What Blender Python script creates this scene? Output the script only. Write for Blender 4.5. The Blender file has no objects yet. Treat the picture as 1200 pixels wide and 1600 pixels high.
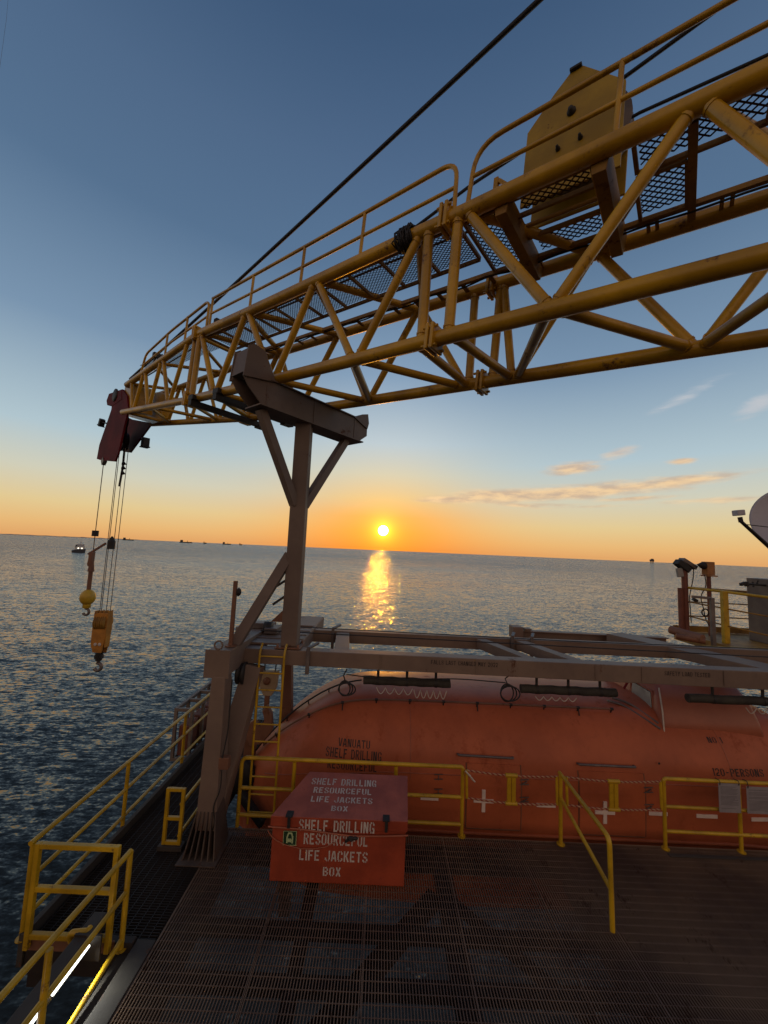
import bpy, bmesh, math, random
from mathutils import Vector, Matrix
from math import sin, cos, pi, radians, sqrt, atan2
random.seed(7)
SC = bpy.context.scene
COL = SC.collection

# ------------------------------------------------------------------ camera
F = 600.0                                   # focal length in photo pixels (photo 1200 x 1600)
ROLL = math.atan(52/1200.0); PITCH = math.atan(59.9/600.0); CZ = 4.3
_r0 = Vector((1,0,0)); FW = Vector((0,cos(PITCH),sin(PITCH))); _u0 = Vector((0,-sin(PITCH),cos(PITCH)))
RT = _r0*cos(ROLL)+_u0*sin(ROLL); UP = -_r0*sin(ROLL)+_u0*cos(ROLL)
CAM = Vector((0,0,CZ))
cd = bpy.data.cameras.new('camera'); cam = bpy.data.objects.new('camera', cd); COL.objects.link(cam)
cd.sensor_fit = 'VERTICAL'; cd.sensor_height = 36.0; cd.lens = 36.0*F/1600.0
cd.clip_start = 0.05; cd.clip_end = 200000
M = Matrix((RT, UP, -FW)).transposed().to_4x4(); M.translation = CAM
cam.matrix_world = M
SC.camera = cam
SC.render.resolution_x = 768; SC.render.resolution_y = 1024

# measuring helpers: where a sight line of the survey photo meets a plane of the real place
def ray(px, py): return FW+RT*((px-600)/F)-UP*((py-800)/F)
def atY(px, py, Y): d = ray(px,py); return CAM+d*(Y/d.y)
def atZ(px, py, Z): d = ray(px,py); return CAM+d*((Z-CZ)/d.z)
def atX(px, py, X): d = ray(px,py); return CAM+d*(X/d.x)

# ------------------------------------------------------------------ sky
SUN_EL = radians(2.93)
w = bpy.data.worlds.new("World"); SC.world = w; w.use_nodes = True
nt = w.node_tree; N = nt.nodes; L = nt.links; N.clear()
class G:
    """tiny node-graph writer"""
    def __init__(s, nt): s.nt = nt; s.N = nt.nodes; s.L = nt.links
    def put(s, sock, v):
        if v is None: return
        if hasattr(v, 'is_linked') or hasattr(v, 'links'): s.L.new(v, sock)
        else: sock.default_value = v
    def math(s, op, a, b=None, c=None, clamp=False):
        n = s.N.new('ShaderNodeMath'); n.operation = op; n.use_clamp = clamp
        for i, v in enumerate((a,b,c)): s.put(n.inputs[i], v)
        return n.outputs[0]
    def vmath(s, op, a, b=None, out=0):
        n = s.N.new('ShaderNodeVectorMath'); n.operation = op
        s.put(n.inputs[0], a); s.put(n.inputs[1], b)
        return n.outputs[out]
    def mix(s, f, a, b, mode='MIX'):
        n = s.N.new('ShaderNodeMix'); n.data_type = 'RGBA'; n.blend_type = mode
        s.put(n.inputs[0], f); s.put(n.inputs[6], a); s.put(n.inputs[7], b)
        return n.outputs[2]
    def ramp(s, f, stops, interp='LINEAR'):
        n = s.N.new('ShaderNodeValToRGB'); n.color_ramp.interpolation = interp
        e = n.color_ramp.elements
        while len(e) < len(stops): e.new(0.5)
        for i, (p, c) in enumerate(stops):
            e[i].position = p; e[i].color = c if len(c) == 4 else (*c, 1)
        s.put(n.inputs[0], f); return n.outputs[0]
    def noise(s, vec, scale, detail=2, rough=0.5, out=0, dist=0.0):
        n = s.N.new('ShaderNodeTexNoise'); s.put(n.inputs['Vector'], vec)
        n.inputs['Scale'].default_value = scale; n.inputs['Detail'].default_value = detail
        n.inputs['Roughness'].default_value = rough; n.inputs['Distortion'].default_value = dist
        return n.outputs[out]
    def sep(s, v): n = s.N.new('ShaderNodeSeparateXYZ'); s.put(n.inputs[0], v); return n.outputs
    def comb(s, x, y, z):
        n = s.N.new('ShaderNodeCombineXYZ')
        for i, v in enumerate((x,y,z)): s.put(n.inputs[i], v)
        return n.outputs[0]
    def smooth(s, v, a, b):
        n = s.N.new('ShaderNodeMapRange'); n.interpolation_type = 'SMOOTHSTEP'
        s.put(n.inputs[0], v); n.inputs[1].default_value = a; n.inputs[2].default_value = b
        return n.outputs[0]
def srgb(r, g, b):
    f = lambda c: (c/255/12.92 if c <= 10 else ((c/255+0.055)/1.055)**2.4)
    return (f(r), f(g), f(b), 1)

g = G(nt)
tc = N.new('ShaderNodeTexCoord'); D = tc.outputs['Generated']
dx, dy, dz = g.sep(D)
EL = g.math('ARCSINE', dz)                          # elevation, radians
AZ = g.math('ARCTAN2', dx, dy)                      # azimuth from the sun, radians
EXPO = 1.0
sky = N.new('ShaderNodeTexSky'); sky.sky_type = 'NISHITA'; sky.sun_disc = False
sky.sun_elevation = SUN_EL; sky.sun_rotation = 0.0; sky.altitude = 20; sky.dust_density = 1.5; sky.ozone_density = 2.0
bg_n = N.new('ShaderNodeBackground'); L.new(sky.outputs[0], bg_n.inputs[0]); bg_n.inputs[1].default_value = 0.05
# clear evening air measured up the sky, away from the sun and under it
el01 = g.math('DIVIDE', EL, radians(90), clamp=True)
away = g.ramp(el01, [(0.0, srgb(230,168,106)), (0.018, srgb(237,188,122)), (0.045, srgb(232,206,150)), (0.085, srgb(213,211,190)), (0.14, srgb(181,202,211)),
                     (0.27, srgb(124,151,178)), (0.42, srgb(88,116,147)), (0.53, srgb(80,106,138)), (0.64, srgb(63,89,122)), (1.0, srgb(44,65,98))])
near = g.ramp(el01, [(0.0, srgb(244,136,44)), (0.03, srgb(252,160,50)), (0.055, srgb(250,174,78)), (0.085, srgb(238,200,134)), (0.125, srgb(219,211,182)),
                     (0.175, srgb(193,208,215)), (0.28, srgb(136,163,190)), (0.42, srgb(92,121,153)), (0.53, srgb(80,106,139)), (0.64, srgb(63,89,122)), (1.0, srgb(44,65,98))])
q = g.math('DIVIDE', AZ, 0.26)
nearf = g.math('POWER', 2.718, g.math('MULTIPLY', g.math('MULTIPLY', q, q), -1.0))
col = g.mix(nearf, away, near)
# sky behind the viewer, opposite the low sun: brightened and warmed to light the shaded fronts
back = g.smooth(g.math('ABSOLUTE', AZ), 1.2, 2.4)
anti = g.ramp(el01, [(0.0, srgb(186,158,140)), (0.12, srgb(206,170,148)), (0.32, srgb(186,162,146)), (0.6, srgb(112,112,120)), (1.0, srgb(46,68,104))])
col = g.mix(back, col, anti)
# thin clouds low on the right
def blob(az, el, sa, se, tilt=0.0):
    a = g.math('SUBTRACT', AZ, radians(az)); e = g.math('SUBTRACT', g.math('SUBTRACT', EL, radians(el)), g.math('MULTIPLY', a, tilt))
    a = g.math('DIVIDE', a, radians(sa)); e = g.math('DIVIDE', e, radians(se))
    return g.math('POWER', 2.718, g.math('MULTIPLY', g.math('ADD', g.math('MULTIPLY', a, a), g.math('MULTIPLY', e, e)), -1.0))
cv = g.comb(g.math('MULTIPLY', AZ, 10.0), g.math('MULTIPLY', EL, 60.0), 3.7)
cn = g.noise(cv, 1.0, 6, 0.62, dist=0.5)
cn2 = g.noise(g.comb(g.math('MULTIPLY', AZ, 16.0), g.math('MULTIPLY', EL, 60.0), 9.1), 1.0, 5, 0.6)
CL = [(25,8.7,13,1.1,0.035,1.0), (17,8.4,8,1.0,0.02,1.0), (11,7.9,6.5,0.6,0.03,1.0), (22,7.2,7,0.4,0.0,0.7), (33,7.8,6,0.35,0.03,0.7), (36,9.5,9,0.8,0.06,0.9), (26.5,12.0,3.2,0.9,0.05,1.0), (32.0,13.8,2.4,0.8,0.25,0.62), (38.3,12.0,1.5,0.4,0,1.0),
      (45.0,17.2,2.0,1.0,0.35,0.86), (38.6,19.2,3.6,0.8,0.35,0.58), (28,6.9,9,0.3,0.02,0.5), (40,7.2,6,0.5,0.02,0.5)]
mask = None
for az, el, sa, se, ti, am in CL:
    b = g.math('MULTIPLY', blob(az, el, sa, se, ti), am)
    mask = b if mask is None else g.math('MAXIMUM', mask, b)
cl = g.smooth(g.math('ADD', g.math('MULTIPLY', mask, 0.62), g.math('MULTIPLY', cn, 0.75)), 0.46, 0.92)
cl = g.math('MULTIPLY', cl, g.math('MULTIPLY', 0.92, g.smooth(mask, 0.04, 0.3)))
ccol = g.mix(g.smooth(cn2, 0.35, 0.65), srgb(206,178,152), srgb(250,212,162))
ccol = g.mix(g.smooth(EL, radians(11), radians(17)), ccol, srgb(196,200,206))
col = g.mix(cl, col, ccol)
wisp = g.math('MULTIPLY', g.smooth(g.noise(g.comb(g.math('MULTIPLY', AZ, 3.0), g.math('MULTIPLY', EL, 14.0), 1.0), 1.0, 5, 0.6), 0.60, 0.95), g.math('MULTIPLY', 0.10, g.math('SUBTRACT', 1.0, g.smooth(EL, 0.3, 0.6))))
col = g.mix(wisp, col, srgb(205,205,205))
# the sun itself and the bright air round it
S = (0.0, cos(SUN_EL), sin(SUN_EL))
ang = g.math('ARCCOSINE', g.math('MINIMUM', g.vmath('DOT_PRODUCT', D, S, out=1), 0.9999999))
disc = g.math('SUBTRACT', 1.0, g.smooth(ang, radians(0.62), radians(0.80)))
cor = g.math('POWER', 2.718, g.math('MULTIPLY', g.math('DIVIDE', ang, radians(0.9)), -1.0))
cor2 = g.math('POWER', 2.718, g.math('MULTIPLY', g.math('DIVIDE', ang, radians(3.2)), -1.0))
sunc = g.vmath('SCALE', (1.0,0.85,0.5)); sunc.node.inputs['Scale'].default_value = 1; L.new(g.math('MULTIPLY', disc, 16.0), sunc.node.inputs['Scale'])
cc = g.vmath('SCALE', (1.0,0.72,0.02)); L.new(g.math('MULTIPLY', cor, 2.2), cc.node.inputs['Scale'])
cc2 = g.vmath('SCALE', (1.0,0.42,0.03)); L.new(g.math('MULTIPLY', cor2, 0.36), cc2.node.inputs['Scale'])
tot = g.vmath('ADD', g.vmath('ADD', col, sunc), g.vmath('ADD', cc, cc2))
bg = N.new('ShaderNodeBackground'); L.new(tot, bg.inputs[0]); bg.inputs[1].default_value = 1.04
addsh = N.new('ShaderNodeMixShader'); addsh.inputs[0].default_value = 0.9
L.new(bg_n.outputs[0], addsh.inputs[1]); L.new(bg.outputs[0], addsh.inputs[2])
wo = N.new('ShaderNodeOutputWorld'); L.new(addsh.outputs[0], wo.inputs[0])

# ------------------------------------------------------------------ sun, exposure
sd = bpy.data.lights.new('sun', 'SUN'); so = bpy.data.objects.new('sun', sd); COL.objects.link(so)
sd.energy = 0.24; sd.angle = radians(0.5); sd.color = (1.0,0.36,0.008)
so.rotation_euler = (-Vector(S)).to_track_quat('-Z','Y').to_euler(); so.location = (0,40,60)
vs = SC.view_settings; vs.view_transform = 'Standard'; vs.look = 'None'; vs.exposure = 0.0; vs.gamma = 1.0; vs.use_curve_mapping = False
SC.render.engine = 'CYCLES'

# ------------------------------------------------------------------ materials
def newmat(name):
    m = bpy.data.materials.new(name); m.use_nodes = True
    t = m.node_tree; p = t.nodes['Principled BSDF']; return m, G(t), p
def paint(name, base, rough=0.45, metal=0.0, var=0.35, rust=0.0, rustc=(0.10,0.035,0.015), scale=1.6, bump=0.15, spec=0.5, streak=False):
    m, g, p = newmat(name)
    tc = g.N.new('ShaderNodeTexCoord'); v = tc.outputs['Object']
    n1 = g.noise(v, scale, 5, 0.6); n2 = g.noise(v, scale*9, 4, 0.65)
    b = (*base, 1); dk = (base[0]*(1-var), base[1]*(1-var*1.05), base[2]*(1-var*0.9), 1)
    c = g.mix(g.smooth(n1, 0.35, 0.68), dk, b)
    c = g.mix(g.math('MULTIPLY', g.smooth(n2, 0.5, 0.75), 0.25), c, (dk[0]*0.7, dk[1]*0.7, dk[2]*0.7, 1))
    if rust > 0:
        if streak:
            sv = g.vmath('MULTIPLY', v, (1,1,0.18))
        else: sv = v
        r = g.math('ADD', g.math('MULTIPLY', g.noise(sv, scale*2.6, 6, 0.7), 0.75), g.math('MULTIPLY', g.noise(v, scale*22, 3, 0.6), 0.25))
        rf = g.smooth(r, 0.66-rust*0.2, 0.74-rust*0.12)
        c = g.mix(rf, c, (*rustc, 1))
        g.put(p.inputs['Roughness'], g.math('ADD', g.math('MULTIPLY', rf, 0.35), rough))
    else:
        g.put(p.inputs['Roughness'], g.math('ADD', g.math('MULTIPLY', n2, 0.25), rough-0.1))
    g.put(p.inputs['Base Color'], c); p.inputs['Metallic'].default_value = metal
    p.inputs['Specular IOR Level'].default_value = spec
    if bump:
        bn = g.N.new('ShaderNodeBump'); bn.inputs['Strength'].default_value = bump; bn.inputs['Distance'].default_value = 0.01
        g.L.new(n2, bn.inputs['Height']); g.L.new(bn.outputs[0], p.inputs['Normal'])
    return m
MT = {}
MT['boom'] = paint('boom yellow paint', (0.66,0.37,0.014), 0.30, rust=0.5, var=0.4, scale=1.2)
MT['rail'] = paint('railing yellow paint', (0.62,0.38,0.015), 0.32, rust=0.45, var=0.35, scale=2.5)
MT['plate'] = paint('housing yellow paint', (0.44,0.275,0.008), 0.5, rust=0.3, var=0.3, scale=2.0)
MT['rustyel'] = paint('rusty yellow paint', (0.36,0.19,0.025), 0.6, rust=0.6, var=0.4, scale=2.0)
MT['mesh'] = paint('rusted walkway mesh', (0.10,0.06,0.05), 0.7, rust=0.5, scale=3)
MT['red'] = paint('dark red paint', (0.16,0.012,0.018), 0.7, rust=0.15, var=0.4, spec=0.15)
MT['grey'] = paint('davit grey brown paint', (0.22,0.155,0.115), 0.55, rust=0.3, var=0.25, scale=1.0, streak=True)
MT['foot'] = paint('dark foot paint', (0.105,0.075,0.056), 0.7, rust=0.6, var=0.4, scale=2.0)  # darker brown than the davit paint, for the gusset foot
MT['greydk'] = paint('boom rest brown grey paint', (0.185,0.135,0.105), 0.6, rust=0.3, var=0.25, scale=1.0)
MT['legbr'] = paint('primer brown paint', (0.24,0.11,0.06), 0.6, rust=0.4, scale=1.4)
MT['boat'] = paint('lifeboat orange gelcoat', (0.50,0.125,0.048), 0.45, var=0.25, rust=0.6, rustc=(0.34,0.08,0.032), streak=True, scale=0.9, bump=0.05, spec=0.3)
MT['boat2'] = paint('faded orange gelcoat', (0.40,0.12,0.06), 0.38, var=0.2, scale=1.5, bump=0.05)
MT['box'] = paint('box red paint', (0.38,0.062,0.024), 0.5, var=0.3, rust=0.4, rustc=(0.22,0.035,0.02), scale=2.2)
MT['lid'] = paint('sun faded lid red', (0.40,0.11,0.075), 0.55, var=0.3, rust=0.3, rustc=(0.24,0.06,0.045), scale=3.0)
MT['white'] = paint('white stencil paint', (0.62,0.56,0.50), 0.6, var=0.25, scale=9)
MT['tape'] = paint('reflective tape', (0.85,0.72,0.62), 0.35, var=0.15, scale=6)
MT['black'] = paint('black stencil paint', (0.035,0.022,0.02), 0.6, var=0.3, scale=9)
MT['rope'] = paint('greased wire rope', (0.018,0.016,0.02), 0.5, var=0.5, scale=40, bump=0.6)
MT['wire'] = paint('galvanised wire', (0.10,0.09,0.09), 0.5, metal=0.3, var=0.4, scale=40)
MT['dark'] = paint('black rubber', (0.025,0.022,0.02), 0.6, var=0.4, scale=5)
MT['tube'] = paint('dark olive canvas', (0.045,0.04,0.03), 0.8, var=0.4, scale=5)
MT['steel'] = paint('worn steel', (0.22,0.19,0.17), 0.5, metal=0.5, var=0.4, rust=0.4, scale=3)
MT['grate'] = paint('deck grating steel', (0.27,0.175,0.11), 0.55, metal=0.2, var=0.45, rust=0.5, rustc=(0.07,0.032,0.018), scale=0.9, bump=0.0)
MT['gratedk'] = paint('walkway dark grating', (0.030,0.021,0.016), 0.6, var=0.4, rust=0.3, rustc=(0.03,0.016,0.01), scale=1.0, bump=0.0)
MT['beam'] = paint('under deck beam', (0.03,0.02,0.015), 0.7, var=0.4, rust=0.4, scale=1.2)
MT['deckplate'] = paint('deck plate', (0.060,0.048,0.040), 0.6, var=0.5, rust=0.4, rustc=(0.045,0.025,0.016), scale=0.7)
MT['kerb'] = paint('grey kerb paint', (0.06,0.05,0.04), 0.7, var=0.4, rust=0.4, scale=1.5)
MT['block'] = paint('hook block orange yellow', (0.55,0.24,0.03), 0.5, rust=0.55, var=0.35, scale=3.5)
MT['ball'] = paint('headache ball yellow', (0.62,0.40,0.03), 0.4, rust=0.2, var=0.25, scale=4)
MT['cream'] = paint('cream fall block paint', (0.42,0.32,0.20), 0.5, rust=0.25, var=0.25, scale=4)
MT['dish'] = paint('dish pale grey', (0.48,0.47,0.51), 0.5, var=0.08, scale=1.0, bump=0)
MT['cab'] = paint('cabinet grey brown', (0.20,0.16,0.13), 0.6, rust=0.5, var=0.3, scale=2.5, streak=True)
MT['post'] = paint('post red brown', (0.20,0.065,0.04), 0.6, rust=0.4, var=0.3, scale=4)
MT['lampbox'] = paint('lamp box orange', (0.42,0.18,0.05), 0.5, rust=0.4, var=0.3, scale=5)
MT['green'] = paint('sign green', (0.012,0.05,0.02), 0.5, var=0.2, scale=8)
MT['pale'] = paint('sign pale green', (0.45,0.55,0.28), 0.5, var=0.1, scale=8)
MT['paper'] = paint('laminated paper', (0.30,0.28,0.29), 0.35, var=0.15, scale=7)
MT['ink'] = paint('grey print', (0.12,0.11,0.12), 0.5, var=0.1)
MT['glass'] = paint('dull window glass', (0.30,0.29,0.27), 0.12, var=0.2, scale=2, bump=0, spec=0.8)
MT['cord'] = paint('white cord', (0.6,0.52,0.42), 0.7, var=0.2, scale=10)
MT['hullship'] = paint('ship dark hull', (0.05,0.055,0.065), 0.6, var=0.2, scale=0.2)
MT['superstr'] = paint('ship grey superstructure', (0.45,0.45,0.45), 0.6, var=0.2, scale=0.2)
MT['rigfar'] = paint('distant rig steel', (0.10,0.09,0.09), 0.7, var=0.2, scale=0.2)
MT['coast'] = paint('far coast', (0.36,0.29,0.27), 0.9, var=0.2, scale=0.001, bump=0)
def emit(name, c, s):
    m, g, p = newmat(name); p.inputs['Base Color'].default_value = (*c,1)
    p.inputs['Emission Color'].default_value = (*c,1); p.inputs['Emission Strength'].default_value = s; return m
MT['tubelamp'] = emit('fluorescent tube', (0.95,1.0,0.92), 3.0)
MT['shiplamp'] = emit('ship deck lamp', (1.0,0.9,0.7), 3.0)
def ropemat():
    m, g, p = newmat('red and white barrier rope')
    tc = g.N.new('ShaderNodeTexCoord'); x, y, z = g.sep(tc.outputs['Object'])
    s = g.math('SINE', g.math('MULTIPLY', g.math('ADD', g.math('ADD', x, g.math('MULTIPLY', z, 1.2)), g.math('MULTIPLY', y, 0.9)), 88.0))
    c = g.mix(g.smooth(s, -0.2, 0.2), (0.26,0.035,0.02,1), (0.42,0.26,0.14,1))
    g.put(p.inputs['Base Color'], c); p.inputs['Roughness'].default_value = 0.8; return m
MT['barrier'] = ropemat()
def seamat():
    m, g, p = newmat('sea water')
    ge = g.N.new('ShaderNodeNewGeometry'); P = ge.outputs['Position']
    rot = g.N.new('ShaderNodeVectorRotate'); rot.rotation_type = 'Z_AXIS'; g.L.new(P, rot.inputs['Vector']); rot.inputs['Angle'].default_value = radians(-4)
    V = rot.outputs[0]
    patch = g.smooth(g.noise(g.vmath('MULTIPLY', V, (0.004,0.010,1)), 1.0, 3, 0.5), 0.3, 0.7)
    acc = None
    for sc_, k, det, di in (((0.045,0.13,1),0.10,1,0.6),((0.17,0.55,1),0.15,1,0.7),((0.46,1.30,1),0.44,1,0.6),((1.4,3.6,1),0.56,1,0.4),((5.0,9.0,1),0.32,1,0.2)):
        c = g.noise(g.vmath('MULTIPLY', V, sc_), 1.0, det, 0.55, out=1, dist=di)
        v = g.vmath('MULTIPLY', g.vmath('SUBTRACT', c, (0.5,0.5,0.5)), (k*2.8,k,0))
        acc = v if acc is None else g.vmath('ADD', acc, v)
    sc2 = g.vmath('SCALE', acc); dist = g.vmath('LENGTH', P, out=1)
    far = g.math('POWER', g.smooth(dist, 5.0, 1100.0), 0.42)
    g.put(sc2.node.inputs['Scale'], g.math('MULTIPLY', g.math('ADD', 0.85, g.math('MULTIPLY', patch, 0.3)), g.math('ADD', 0.56, g.math('MULTIPLY', far, 0.36))))
    mk = g.math('MULTIPLY', g.smooth(g.noise(V, 0.8, 2, 0.5), 0.56, 0.72), g.math('SUBTRACT', 1.0, g.smooth(dist, 20.0, 60.0)))
    st = g.vmath('SCALE', g.vmath('SUBTRACT', g.noise(V, 3.2, 2, 0.6, out=1), (0.5,0.5,0.5))); g.put(st.node.inputs['Scale'], g.math('MULTIPLY', mk, 1.7))
    sc2 = g.vmath('ADD', sc2, g.vmath('MULTIPLY', st, (1,1,0)))
    rb = g.N.new('ShaderNodeVectorRotate'); rb.rotation_type = 'Z_AXIS'; g.L.new(sc2, rb.inputs['Vector']); rb.inputs['Angle'].default_value = radians(4)
    # wave faces turned to the rig are the ones seen at a grazing angle: the far sides hide behind the crests
    px_, py_, pz_ = g.sep(P)
    rad = g.vmath('NORMALIZE', g.comb(px_, py_, 0.0)); tl = g.vmath('SCALE', rad); g.put(tl.node.inputs['Scale'], g.math('MULTIPLY', far, -0.17))
    nrm = g.vmath('NORMALIZE', g.vmath('ADD', g.vmath('ADD', rb.outputs[0], tl), (0,0,1)))
    g.L.new(nrm, p.inputs['Normal'])
    p.inputs['Base Color'].default_value = (0.016,0.016,0.012,1); p.inputs['Roughness'].default_value = 0.06; p.inputs['IOR'].default_value = 1.333; p.inputs['Specular Tint'].default_value = (1.0,0.92,0.81,1)
    return m
MT['sea'] = seamat()

# ------------------------------------------------------------------ mesh helpers
def tag(o, label=None, cat=None, group=None, kind=None):
    if label: o['label'] = label
    if cat: o['category'] = cat
    if group: o['group'] = group
    if kind: o['kind'] = kind
    return o
def thing(name, loc, label, cat, group=None):
    o = bpy.data.objects.new(name, None); COL.objects.link(o); o.location = loc; o.empty_display_size = 0.2
    o['_o'] = [loc[0], loc[1], loc[2]]
    return tag(o, label, cat, group)
def orig(o):
    v = Vector((0,0,0))
    while o is not None: v += o.location; o = o.parent
    return v
def obj(name, bm, mat, parent=None, label=None, cat=None, group=None, kind=None, base=None):
    """bm is in world metres; links ONE mesh object, its origin at its parent's origin (or at base)"""
    org = orig(parent) if parent else Vector(base if base is not None else (0,0,0))
    bmesh.ops.translate(bm, verts=bm.verts, vec=-org)
    bmesh.ops.recalc_face_normals(bm, faces=bm.faces)
    me = bpy.data.meshes.new(name); bm.to_mesh(me); bm.free()
    mats = mat if isinstance(mat, (list,tuple)) else [mat]
    for k in mats: me.materials.append(MT[k])
    o = bpy.data.objects.new(name, me); COL.objects.link(o)
    if parent: o.parent = parent
    else: o.location = org
    return tag(o, label, cat, group, kind)
def BM(): return bmesh.new()
def frame(d, up=Vector((0,0,1))):
    d = d.normalized(); s = d.cross(up)
    if s.length < 1e-4: s = d.cross(Vector((0,1,0)))
    s.normalize(); return d, s, s.cross(d)
def tube(bm, p, q, r, n=12, r2=None, caps=True):
    p = Vector(p); q = Vector(q); r2 = r if r2 is None else r2
    d, s, u = frame(q-p); A = []; B = []
    for i in range(n):
        a = 2*pi*i/n; v = s*cos(a)+u*sin(a)
        A.append(bm.verts.new(p+v*r)); B.append(bm.verts.new(q+v*r2))
    for i in range(n):
        f = bm.faces.new((A[i],A[(i+1)%n],B[(i+1)%n],B[i])); f.smooth = True
    if caps:
        bm.faces.new([bm.verts.new(v.co) for v in A]); bm.faces.new([bm.verts.new(v.co) for v in reversed(B)])
def bend(pts, r, k=6):
    """round the inner corners of a polyline by radius r"""
    pts = [Vector(p) for p in pts]; out = [pts[0]]
    for a, b, c in zip(pts, pts[1:], pts[2:]):
        d1 = (a-b); d2 = (c-b); rr = min(r, d1.length*0.45, d2.length*0.45)
        s = b+d1.normalized()*rr; e = b+d2.normalized()*rr
        for i in range(k+1):
            t = i/k; out.append(s*(1-t)**2+b*2*t*(1-t)+e*t*t)
    out.append(pts[-1]); return out
def pipe(bm, pts, r, n=10, closed=False):
    pts = [Vector(p) for p in pts]; rings = []; m = len(pts); ups = None
    for i, p in enumerate(pts):
        if closed: d = (pts[(i+1)%m]-pts[i-1])
        else: d = (pts[min(i+1,m-1)]-pts[max(i-1,0)])
        d = d.normalized()
        if ups is None: _, s, u = frame(d)
        else:
            s = (ups-d*ups.dot(d)); s.normalize(); u = s.cross(d)
        ups = s
        rings.append([bm.verts.new(p+(s*cos(2*pi*k/n)+u*sin(2*pi*k/n))*r) for k in range(n)])
    R = list(zip(rings, rings[1:])) + ([(rings[-1], rings[0])] if closed else [])
    for A, B in R:
        for k in range(n):
            f = bm.faces.new((A[k],A[(k+1)%n],B[(k+1)%n],B[k])); f.smooth = True
    if not closed:
        bm.faces.new([bm.verts.new(v.co) for v in rings[0]]); bm.faces.new([bm.verts.new(v.co) for v in rings[-1]])
def hexa(bm, c, bev=0.0):
    v = [bm.verts.new(Vector(p)) for p in c]
    fs = [bm.faces.new([v[i] for i in q]) for q in ((0,1,2,3),(7,6,5,4),(0,4,5,1),(1,5,6,2),(2,6,7,3),(3,7,4,0))]
    if bev > 0:
        es = list({e for f in fs for e in f.edges})
        bmesh.ops.bevel(bm, geom=es, offset=bev, segments=2, profile=0.6, affect='EDGES', clamp_overlap=True)
def box(bm, x0, x1, y0, y1, z0, z1, bev=0.0):
    hexa(bm, ((x0,y0,z0),(x1,y0,z0),(x1,y1,z0),(x0,y1,z0),(x0,y0,z1),(x1,y0,z1),(x1,y1,z1),(x0,y1,z1)), bev)
def bar(bm, p, q, wd, ht, up=(0,0,1), bev=0.0, wd2=None, ht2=None):
    """rectangular bar p->q, wd across, ht along up"""
    p = Vector(p); q = Vector(q); d, s, u = frame(q-p, Vector(up))
    w2 = wd if wd2 is None else wd2; h2 = ht if ht2 is None else ht2
    hexa(bm, [p-s*wd/2-u*ht/2, p+s*wd/2-u*ht/2, p+s*wd/2+u*ht/2, p-s*wd/2+u*ht/2,
              q-s*w2/2-u*h2/2, q+s*w2/2-u*h2/2, q+s*w2/2+u*h2/2, q-s*w2/2+u*h2/2], bev)
def ibeam(bm, p, q, wd, ht, tf=0.02, tw=0.015, up=(0,0,1)):
    p = Vector(p); q = Vector(q); d, s, u = frame(q-p, Vector(up))
    for o, a, b in ((u*(ht/2-tf/2), wd, tf), (-u*(ht/2-tf/2), wd, tf), (u*0, tw, ht-2*tf-0.002)):
        bar(bm, p+o, q+o, a, b, u)
def prism(bm, poly, ext, bev=0.0):
    poly = [Vector(p) for p in poly]; ext = Vector(ext)
    A = [bm.verts.new(p) for p in poly]; B = [bm.verts.new(p+ext) for p in poly]; n = len(A)
    fs = [bm.faces.new(A), bm.faces.new(list(reversed(B)))]
    for i in range(n): fs.append(bm.faces.new((A[i],B[i],B[(i+1)%n],A[(i+1)%n])))
    if bev:
        es = list({e for f in fs for e in f.edges})
        bmesh.ops.bevel(bm, geom=es, offset=bev, segments=2, profile=0.6, affect='EDGES', clamp_overlap=True)
def ball(bm, c, r, sx=1, sy=1, sz=1, u=24, v=14):
    r_ = bmesh.ops.create_uvsphere(bm, u_segments=u, v_segments=v, radius=r)
    for vv in r_['verts']:
        vv.co = Vector((vv.co.x*sx, vv.co.y*sy, vv.co.z*sz))+Vector(c)
        for f in vv.link_faces: f.smooth = True
def lathe(bm, c, axis, prof, n=24):
    """prof: (radius, distance along axis)"""
    d, s, u = frame(Vector(axis)); c = Vector(c); rings = []
    for r, h in prof: rings.append([bm.verts.new(c+d*h+(s*cos(2*pi*k/n)+u*sin(2*pi*k/n))*r) for k in range(n)])
    for A, B in zip(rings, rings[1:]):
        for k in range(n):
            f = bm.faces.new((A[k],A[(k+1)%n],B[(k+1)%n],B[k])); f.smooth = True
    for Rg in (rings[0], rings[-1]):
        bm.faces.new([bm.verts.new(v.co) for v in Rg])

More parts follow.
